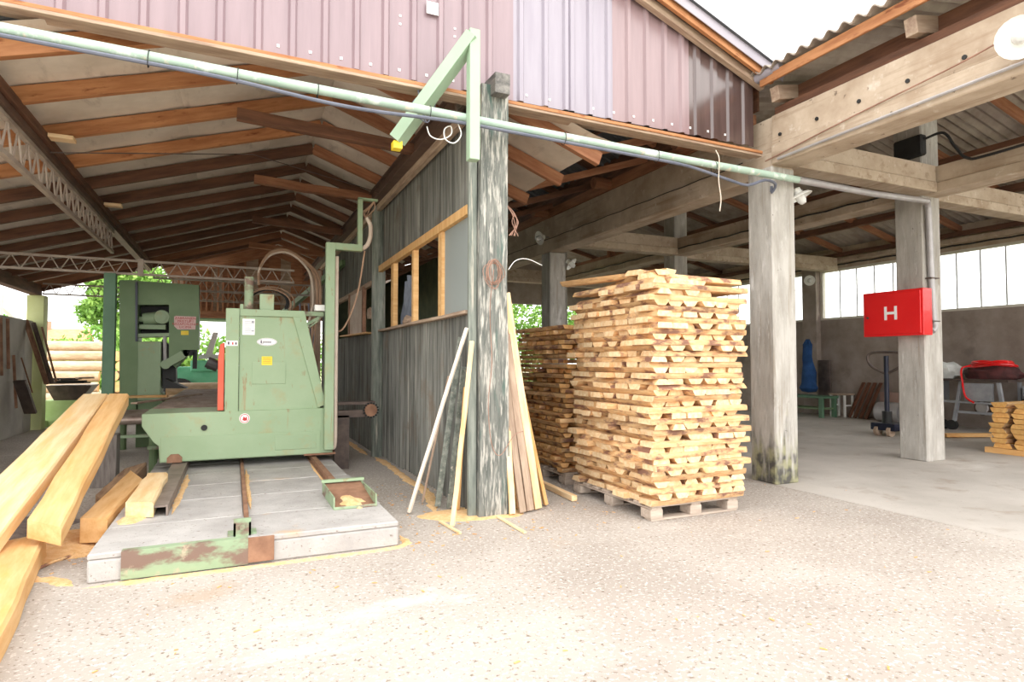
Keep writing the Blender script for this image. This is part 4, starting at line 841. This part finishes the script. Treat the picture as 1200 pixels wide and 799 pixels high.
mound(-1.75, 6.9, .45, .5, .07, dirt, 'litter', 'dark bark litter under the sloping timbers', 0, 2)
mound(2.2, 5.75, .6, .30, .025, dust, 'sawdust', 'sawdust around the foot of the corner post', -.1, 4)
mound(1.01, 5.85, .17, .26, .05, dust, 'sawdust', 'sawdust filling the green end tray', 0, 7, .2)
mound(-.75, 5.95, .10, .15, .02, dust, 'sawdust', 'sawdust on the slab behind its left front corner', 0, 11, .203)
def streak(pts, wd_, h, label, z0=0, seed=0):
    P = arc(pts, 10); mb = MB(); rows = []; cs = (-1, -.6, -.2, .2, .6, 1)
    for i, p in enumerate(P):
        d = (P[min(i+1, len(P)-1)]-P[max(i-1, 0)]).normalized(); sd = V(-d.y, d.x, 0)
        e = min(1, i/4, (len(P)-1-i)/4); l = wd_*e*(.55+.9*abs(noise.noise(V(i*.35, seed, 0)))+random.uniform(-.1,.1)); r_ = wd_*e*(.5+.9*abs(noise.noise(V(i*.4, seed, 9)))+random.uniform(-.1,.1))
        rows += [p+sd*(l if c < 0 else r_)*c+V(0,0,z0+h*(1-c*c)*e*random.uniform(.6,1.1)-.003*(abs(c) == 1)) for c in cs]
    n = len(cs); fs = [[i*n+j, i*n+j+1, (i+1)*n+j+1, (i+1)*n+j] for i in range(len(P)-1) for j in range(n-1)]
    return mb.add(rows, fs).obj('sawdust', dust, None, label=label, cat='sawdust', kind='stuff')
streak([V(-.9,4.93,0),V(-.2,4.93,0),V(.5,4.93,0),V(1.25,4.97,0),V(1.34,5.3,0)], .06, .012, 'thin line of sawdust along the slab front')
streak([V(1.85,5.9,0),V(2.03,6.8,0),V(2.05,7.8,0),V(2.07,8.8,0),V(2.06,9.8,0)], .10, .02, 'sawdust along the foot of the corrugated wall', 0, 3)
streak([V(1.99,10.0,0),V(1.98,11,0),V(2.0,12.2,0)], .09, .02, 'sawdust farther back along the corrugated wall', 0, 5)
streak([V(-.46,6.0,.2),V(-.45,7,.2),V(-.46,8.1,.2)], .045, .006, 'sawdust beside the left channel rail', .003, 7)
streak([V(.16,5.9,.2),V(.155,7,.2),V(.16,8.2,.2)], .03, .006, 'sawdust beside the middle rail', .003, 9)
streak([V(.91,6.5,.2),V(.92,7.4,.2),V(.92,8.3,.2)], .03, .006, 'sawdust beside the right rail', .003, 11)
streak([V(-2.6,5.0,0),V(-1.9,5.3,0),V(-1.2,5.25,0),V(-.95,5.0,0)], .10, .01, 'sawdust strip between the lowest timber and the slab corner', 0, 13)
# wood chips and pebbles scattered
mb = MB()
for _ in range(420):
    a = random.random()
    if a < .5: x, y = random.gauss(1.9, .8), random.uniform(4.6, 7.5)
    elif a < .75: x, y = random.gauss(-1.2, .4), random.gauss(5.9, .5)
    else: x, y = random.uniform(-1, 7), random.uniform(2.0, 7)
    if -.95 < x < 1.3 and y > 4.9: continue
    s_ = random.uniform(.006, .02); an = random.uniform(0, 3.1); d = V(math.cos(an), math.sin(an), 0)*s_
    mb.bar(V(x,y,.004)-d, V(x,y,.004)+d, s_*.6, .004)
mb.obj('wood_chips', pine_o, None, label='small wood chips scattered over the yard', cat='wood chips', kind='stuff')
mb = MB()
for _ in range(900):
    x, y = random.uniform(-1.5, 9), random.uniform(1.8, 8)
    if -.95 < x < 1.3 and y > 4.9: continue
    s_ = random.uniform(.002, .006); mb.box(x-s_, x+s_*1.4, y-s_, y+s_, -.001, s_*.9)
mb.obj('gravel_grains', mat('gravel', (.40,.32,.25), (.60,.52,.44), (1,1,1), 30), None, label='loose gravel grains on the concrete yard', cat='gravel', kind='stuff')
mb = MB(); pts = [V(-1.35+.02*i, 5.35+.035*i+.02*math.sin(i), .012) for i in range(14)]; mb.tube(pts, .012, 6); mb.obj('fallen_branch', bark, None, label='thin barked twig on the ground left of the slab corner', cat='twig')

# ================================================================ LEFT SIDE ITEMS
def leaner(a, b, w_, m, label, nm='leaning_rod'): return beam(nm, a, b, w_*.5, w_*.4, m, None, label=label, cat='rod')
def LW(u, v, x=-3.95): return at(u, v, 'x', x)
for k, (u0, v0, u1, v1, wd, m, lab) in enumerate([(1,372,2,440,.09,rust,'rusty hook bar hanging at the very left on the concrete wall'), (9,373,10,432,.10,rust,'second rusty bar hanging on the left wall'),
      (16,416,19,478,.09,rust,'dark iron bar standing against the left wall'), (25,419,38,460,.05,rust,'thin dark rod leaning on the left wall')]):
    leaner(LW(u0,v0), LW(u1,v1), wd, m, lab)
for k, (u0, v0, u1, v1, wd, m, lab) in enumerate([(30,375,55,450,.16,rust,'broad rusty steel profile leaning at the end of the left wall'), (39,378,61,449,.14,steel_d,'dark grey profile leaning beside the rusty one'), (49,383,66,447,.07,rust,'thin orange rusty rod leaning farthest right in the bundle')]):
    a = at(u0, v0, 'y', 16.2); b = at(u1, v1, 'y', 15.9); b.z = max(b.z, .02); leaner(a, b, wd, m, lab)
beam('leaning_plank', at(23,446,'x',-3.85), at(36,484,'x',-3.75), .22, .06, steel_d, None, label='short dark slab leaning above the green plinth', cat='plank')
wt = thing('wash_basin', (-2.9, 17.6, .35), 'old black tub full of scrap standing on the green plinth', 'tub'); 
a = at(53,452,'y',17.4); b = at(108,452,'y',17.4)
zt_ = a.z; mb = MB(); mb.hexa([V(a.x+.15,17.5,.60),V(b.x-.25,17.5,.60),V(b.x-.25,18.2,.60),V(a.x+.15,18.2,.60)], [V(a.x,17.4,zt_),V(b.x,17.4,zt_),V(b.x,18.3,zt_),V(a.x,18.3,zt_)]); mb.obj('tub', steel_d, wt)
for k in range(7): beam('scrap_piece', (a.x+random.uniform(-.2,.6), 17.4+random.uniform(0,.3), zt_+.05+.02*k), (b.x-random.uniform(0,.7), 17.6+random.uniform(0,.5), zt_+.05+.02*k), .09, .04, [oldwood, steel_d, black_m][k % 3], wt)

# ================================================================ RIGHT SHED CONTENTS
gbch = thing('green_bench', (14.6, 12.2, 0), 'low dark green wooden bench beside the far wall', 'bench')
box('bench_top', (14.3, 14.9, 11.5, 13.4, .52, .58), cgreen_d, gbch); box('lower_shelf', (14.35, 14.85, 11.6, 13.3, .22, .26), cgreen, gbch)
for y in (11.55, 13.3): 
    for x in (14.33, 14.82): box('leg', (x, x+.07, y, y+.12, 0, .52), cgreen_d, gbch)
stl = thing('white_stool', (15.1, 11.7, 0), 'white painted wooden stool between the green bench and the wall', 'stool')
box('seat', (14.95, 15.35, 11.35, 11.85, .60, .64), oldwood, stl)
for x in (14.98, 15.29):
    for y in (11.38, 11.79): box('leg', (x, x+.05, y, y+.05, 0, .60), white_m, stl)
MB().box(14.98, 15.33, 11.39, 11.42, .3, .34).box(14.98, 15.33, 11.8, 11.83, .3, .34).obj('stretcher', white_m, stl)
for k in range(4):
    y = 11.28-k*.16; beam('brown_board', (15.0, y, .02), (15.42, y-.14, .95), .10, .04, mat('brown_varnish', (.12,.045,.02), (.18,.07,.035), G, 2, .45), None, label=['leftmost', 'second', 'third', 'rightmost'][k]+' of four dark brown boards leaning on the far wall', cat='board')
box('pink_panel', (15.38, 15.42, 10.1, 10.68, 0, .72), mat('pink_panel', (.42,.27,.22), (.48,.32,.27)), None, label='pinkish square panel leaning on the far wall behind the pallet jack', cat='panel')
MB().tube([(14.9, 9.75, .25), (14.9, 10.35, .25)], .25, 18).obj('paper_roll', galv, None, label='grey metal drum lying behind the pallet jack', cat='drum', smooth=True)
bc = MB(); ps = [(14.1,12.8),(14.4,12.7)]
mb = MB(); n = 12
for i in range(9):
    z = 2.2-i*.18; 
mb = MB(); mb.lathe([(.03,1.85),(.10,1.7),(.13,1.3),(.17,.9),(.20,.6),(.24,.45),(.16,.35),(.03,.33)], (15.02,12.55,.3), (0,0,1), 14)
for i, v in enumerate(mb.v): mb.v[i] = v+V(.035*math.sin(v.z*9+i), .03*math.cos(v.z*7+i*1.3), 0)
mb.obj('blue_overall', bluecloth, None, label='blue cloth overall hanging by the far wall behind the mossy column', cat='clothing', smooth=True)
box('dark_board', (15.3, 15.34, 12.05, 12.45, .5, 1.55), steel_d, None, label='dark narrow board standing behind the blue overall', cat='board')
# pallet jack
pj = thing('pallet_jack', (12.1, 8.2, 0), 'dark blue hand pallet jack with a looped handle, partly behind the hydrant column', 'pallet jack')
navy = mat('navy_paint', (.008,.010,.025), (.014,.018,.04), rough=.4)
MB().tube([(12.1, 8.25, .45), (12.15, 8.28, 1.62)], .045, 12).obj('handle_bar', navy, pj)
MB().tube(arc([(12.13,8.27,1.25),(12.02,8.50,1.40),(12.0,8.58,1.58),(12.05,8.52,1.68),(12.13,8.28,1.70),(12.2,8.05,1.68),(12.24,7.97,1.58),(12.22,8.05,1.40),(12.13,8.27,1.25)]), .026, 8).obj('loop_handle', steel_d, pj, smooth=True)
MB().tube([(12.1, 8.25, .12), (12.1, 8.25, .5)], .09, 14).obj('pump', black_m, pj); MB().box(11.95, 12.35, 8.0, 8.5, .12, .26).obj('chassis', navy, pj)
for y in (8.12, 8.38): MB().tube([(12.0, y-.035, .1), (12.0, y+.035, .1)], .10, 18).obj('steer_wheel', oldwood, pj)
MB().box(12.3, 13.4, 7.95, 8.11, .08, .13).box(12.3, 13.4, 8.39, 8.55, .08, .13).obj('fork', yellow, pj)
# low barrow planks
beam('floor_plank', (12.75, 7.55, .06), (13.6, 7.2, .06), .16, .07, pine_o, None, label='short plank lying on the floor right of the hydrant column', cat='plank')
# work table with rag sack and red hose
wk = thing('work_table', (14.9, 8.3, 0), 'grey welded steel work table on castors against the far wall', 'work table')
gm = mat('grey_paint_steel', (.26,.27,.29), (.36,.37,.39), (1,1,1), 4, .5)
box('top', (14.5, 15.25, 7.3, 9.2, 1.08, 1.13), steel_d, wk)
box('side_box', (14.55, 15.2, 8.85, 9.15, .62, 1.08), gm, wk)
MB().box(14.52, 14.57, 7.6, 8.15, .66, 1.04).obj('front_panel', gm, wk)
[MB().bar(*q).obj('splayed_leg', gm, wk) for q in (((14.55, 9.15, .66), (14.55, 8.85, .12), .05, .05), ((14.55, 8.22, 1.08), (14.55, 8.40, .10), .07, .06), ((14.55, 7.5, 1.06), (14.55, 7.35, .0), .07, .06))]
MB().box(14.52, 14.58, 8.25, 9.15, .60, .65).box(14.52, 14.58, 7.4, 8.3, .38, .43).box(14.52, 14.58, 7.5, 8.25, .60, .64).obj('cross_rail', gm, wk)
box('rear_leg', (15.15, 15.2, 7.4, 7.46, 0, 1.08), gm, wk); box('rear_leg', (15.15, 15.2, 9.05, 9.1, 0, 1.08), gm, wk)
for y in (8.42, 8.62, 8.85): MB().tube([(14.5, y, .11), (14.58, y, .11)], .11, 16).obj('castor', black_m, wk)
MB().tube([(14.6, 7.85, .52), (14.85, 7.85, .52)], .16, 18).obj('grinder', steel_d, wk); MB().lathe([(.0,.02),(.11,.02),(.13,0),(.13,-.06)], (14.6,7.85,.52), (-1,0,0), 18).obj('grinding_disc', galv, wk)
def blob(c, sx, sy, sz, m, name, seed, **k):
    mb = MB(); n1, n2 = 10, 18; vs = []
    for i in range(n1+1):
        for j in range(n2):
            th = math.pi*i/n1; a = 2*math.pi*j/n2; d = V(math.sin(th)*math.cos(a), math.sin(th)*math.sin(a), math.cos(th)); e = 1+.35*noise.noise(d*2.2+V(seed,0,0))+.12*noise.noise(d*6+V(seed,0,0))
            vs.append(V(c[0]+d.x*sx*e, c[1]+d.y*sy*e, max(c[2]+d.z*sz*e, c[2]-sz*.6)))
    return mb.add(vs, [[i*n2+j, i*n2+(j+1)%n2, (i+1)*n2+(j+1)%n2, (i+1)*n2+j] for i in range(n1) for j in range(n2)]).obj(name, m, None, smooth=True, **k)
blob((14.8, 8.8, 1.28), .25, .42, .25, mat('white_sack', (.55,.57,.55), (.78,.80,.77), (1,1,1), 4, .8), 'plastic_sack', 1, label='crumpled white plastic sack on the work table', cat='sack')
blob((14.85, 7.75, 1.24), .28, .55, .20, mat('dark_bundle', (.05,.02,.02), (.14,.04,.04)), 'dark_bundle', 4, label='dark bundle under the red hose on the work table', cat='bundle')
mb = MB()
for k in range(7):
    mb.tube([V(14.82+.22*math.cos(a)+.02*math.sin(3*a+k), 7.75+(.45-.02*k)*math.sin(a), 1.42+.012*k+.03*math.sin(2*a+k)) for a in [2*math.pi*i/24 for i in range(25)]], .02, 6)
mb.tube(arc([(14.6,8.05,1.42),(14.5,8.18,1.35),(14.48,8.16,1.05),(14.47,8.10,.75),(14.5,7.95,.62)]), .02, 6)
mb.obj('red_hose', red_m, None, label='coiled red hose heaped on the work table', cat='hose', smooth=True)
blob((14.9, 6.75, .55), .3, .45, .45, black_m, 'black_bag', 7, label='black bag against the far wall behind the small board stack', cat='bag')
box('grey_crate', (15.0, 15.4, 7.0, 7.3, 0, 1.0), gm, None, label='grey box standing at the right of the work table', cat='box')

# rag in the partition window
mb = MB()
cols = 10; rows_ = 12; vs = []
for j in range(rows_+1):
    for i in range(cols+1):
        s_ = i/cols; z = 2.70-.72*j/rows_; wdt = .12+.28*math.sin(min(1, j/4)*1.4)-.1*max(0, j-9)/3
        vs.append(V(2.28+.04*math.sin(s_*14+j*.3), 8.62+(s_-.5)*wdt*1.6, z+.04*math.sin(s_*6)))
mb.add(vs, [[j*(cols+1)+i, j*(cols+1)+i+1, (j+1)*(cols+1)+i+1, (j+1)*(cols+1)+i] for j in range(rows_) for i in range(cols)])
mb.obj('hanging_jacket', greycloth, None, label='grey blue jacket hanging in the partition window', cat='jacket', smooth=True)
blob((2.2, 8.35, 2.07), .06, .12, .07, oldwood, 'rag', 9, label='small brown rag on the partition window sill', cat='rag')
blob((2.1, 10.45, 2.3), .05, .09, .12, oldwood, 'rag', 10, label='dusty cloth bundle hanging at the round post', cat='rag')

# ================================================================ OUTSIDE
logs = []
def log(a, b, r, label, group):
    t = thing('log', a, label, 'log', group)
    MB().tube([a, (a+b)/2+V(0,0,random.uniform(-.02,.02)), b], [r*1.04, r, r*.94], 12, caps=False).obj('trunk', logbark, t, smooth=True)
    x = (b-a).normalized()
    for p, q in ((a, r*1.03), (b, r*.93)):
        MB().tube([p-x*.01, p+x*.01], q, 12).obj('sawn_face', logend, t)
z = .22; Yl = 26
for row in range(6):
    y = Yl+.33*row; x0 = -10+random.uniform(-.5,.5); x1 = -4.35+random.uniform(-.1,.1)
    log(V(x0, y, z), V(x1, y, z), random.uniform(.18,.20), 'pale debarked log, %s row up in the pile seen through the left opening' % ORD[row], 'logs of the big pile')
    if row < 5:
        for k in range(5-row//2):
            x = -4.0+k*.42+(row % 2)*.2
            log(V(x, Yl+.33*row-.1, z), V(x-.2, Yl+3+.33*row, z), .185, 'log showing its sawn end, %s in the %s row behind the steel column' % (ORD[k], ORD[row]), 'logs behind the steel column')
    z += .375
for row in range(3):
    log(V(-1.6, 18.5+row*.12, .16+row*.31), V(1.6, 18.5+row*.12, .16+row*.31), .15, 'log lying behind the conveyor left of the saw, %s from the ground' % ORD[row], 'logs behind the conveyor')
# tractor
tt = thing('green_tractor', (-1.0, 22, 0), 'small green tractor with roll bar and grey seat behind the saw', 'tractor')
tg_ = mat('tractor_green', (.09,.36,.20), (.13,.42,.25), rough=.4)
box('hood', (-1.9, .6, 21.5, 22.6, .75, 1.35), tg_, tt, bevel=.04); box('body', (-1.2, .1, 21.4, 22.7, 1.2, 1.55), tg_, tt, bevel=.03); box('grille', (-.75, -.35, 21.38, 21.4, 1.28, 1.45), black_m, tt)
MB().prism([V(-1.0,21.8,1.6),V(-.4,21.8,1.6),V(-.4,21.8,1.72),V(-.62,21.8,1.75),V(-.45,21.8,2.45),V(-.6,21.8,2.45),V(-.8,21.8,1.75),V(-1.0,21.8,1.7)], (0,.5,0)).obj('seat', galv, tt)
for x in (-1.5, .35):
    for y in (21.5, 22.6): MB().tube([(x,y,1.5),(x+.15,y,2.85)], .03, 8).obj('roll_bar', cgreen_d, tt)
MB().box(-1.4, .55, 21.45, 22.65, 2.83, 2.88).obj('canopy', cgreen_d, tt)
for x in (-1.5, .3):
    for y in (21.3, 22.6): MB().tube([(x,y,.5),(x,y+.28,.5)], .5, 20).obj('wheel', black_m, tt)
# houses
def house(x0, x1, y0, y1, h, rh, wm, label):
    t = thing('house', ((x0+x1)/2, y0, 0), label, 'house')
    box('walls', (x0, x1, y0, y1, 0, h), wm, t, bevel=0); ym = (y0+y1)/2
    MB().prism([V(x0-.4,y0-.5,h),V(x0-.4,ym,h+rh),V(x0-.4,y1+.5,h)], (x1-x0+.8, 0, 0)).obj('roof', rooftile, t)
    for k in range(3):
        xx = x0+(x1-x0)*(k+.5)/3; f_ = box('window', (xx-.5, xx+.5, y0-.05, y0, h*.4, h*.8), ink, t, bevel=0)
    box('chimney', (x0+1, x0+1.5, ym-.3, ym+.3, h+rh*.4, h+rh+.6), brickhouse, t, bevel=0)
house(-15.5, -11.6, 60, 66, 2.3, 2.0, housewall, 'pale house with an orange tiled roof beyond the log pile')
house(-9.6, -6.2, 58, 64, 2.0, 2.2, brickhouse, 'small brick house with a red roof beside the tree')
# trees
def tree(cx, cy, h, blobs, n, ls, label, name='tree', trunk=True):
    t = thing(name, (cx, cy, 0), label, 'tree' if trunk else 'bush')
    if trunk: MB().tube([(cx,cy,0),(cx+.1,cy,h*.4),(cx-.1,cy,h*.75)], [.3,.22,.1], 10).obj('trunk', oldwood, t)
    vs = []; fs = []; rnd = random.Random(int(cx*10)+n)
    for _ in range(n):
        bx, by, bz, br_ = rnd.choice(blobs); d = V(rnd.gauss(0,1), rnd.gauss(0,1), rnd.gauss(0,1)).normalized()*br_*rnd.uniform(.55,1.05)
        p = V(cx+bx, cy+by, bz)+d; a = V(rnd.gauss(0,1), rnd.gauss(0,1), rnd.gauss(0,1)).normalized()*ls; b = V(rnd.gauss(0,1), rnd.gauss(0,1), rnd.gauss(0,1)).normalized()*ls*.7
        k = len(vs); vs += [p-a, p+b, p+a, p-b]; fs.append([k,k+1,k+2,k+3])
    MB().add(vs, fs).obj('leaves', leafm, t, kind='stuff'); return t
def blobs(n, sx, sy, z0, z1, r, seed):
    rnd = random.Random(seed); return [(rnd.uniform(-sx,sx), rnd.uniform(-sy,sy), rnd.uniform(z0,z1), rnd.uniform(.6,1)*r) for _ in range(n)]
tree(-5.6, 40, 8, blobs(22, 2.0, 1.5, 2.6, 6.8, 1.2, 3), 9000, .16, 'leafy tree seen between the yellow green column and the steel column')
tree(-9.6, 50, 4, blobs(8, 1.2, 1, 1.2, 2.4, .9, 5), 2500, .16, 'low bushy tree behind the log pile at left')
tree(-9.6, 30, 4, blobs(12, 1.6, 1.2, .8, 3.2, .9, 6), 4000, .14, 'shrub visible above the left wall', 'shrub', False)
tree(-1.5, 34, 4, blobs(16, 4.5, 1.5, .8, 2.8, 1.3, 7), 6000, .14, 'bright green shrub behind the tractor', 'shrub', False)
tree(6, 36, 4, blobs(14, 4.5, 1.5, .8, 3.0, 1.4, 8), 4000, .14, 'shrub beyond the rear of the partition room', 'shrub', False)
tree(14.5, 29, 4, blobs(22, 5.0, 1.5, 1.0, 5.6, 1.6, 9), 8000, .13, 'green shrubs seen through the back of the shed behind the column', 'shrub', False)
tree(21, 13, 4, blobs(14, 1.0, 5, .6, 2.5, 1.0, 10), 3500, .14, 'shrubs blurred behind the frosted side windows', 'shrub', False)
# neighbour gutter seen over the left wall
ga, gb2 = at(-20,338,'y',21), at(40,392,'y',24)
beam('white_gutter', ga, gb2, .12, .16, white_m, None, label='white sloping gutter of the neighbouring shed above the left wall', cat='gutter')
MB().tube([V(ga.x+.3, ga.y+.2, 0), V(ga.x+.3, ga.y+.2, ga.z-.1)], .10, 10).obj('gutter_post', white_m, None, label='white post carrying the neighbouring gutter', cat='post')
for o in bpy.data.objects:
    if '_w' in o: del o['_w']
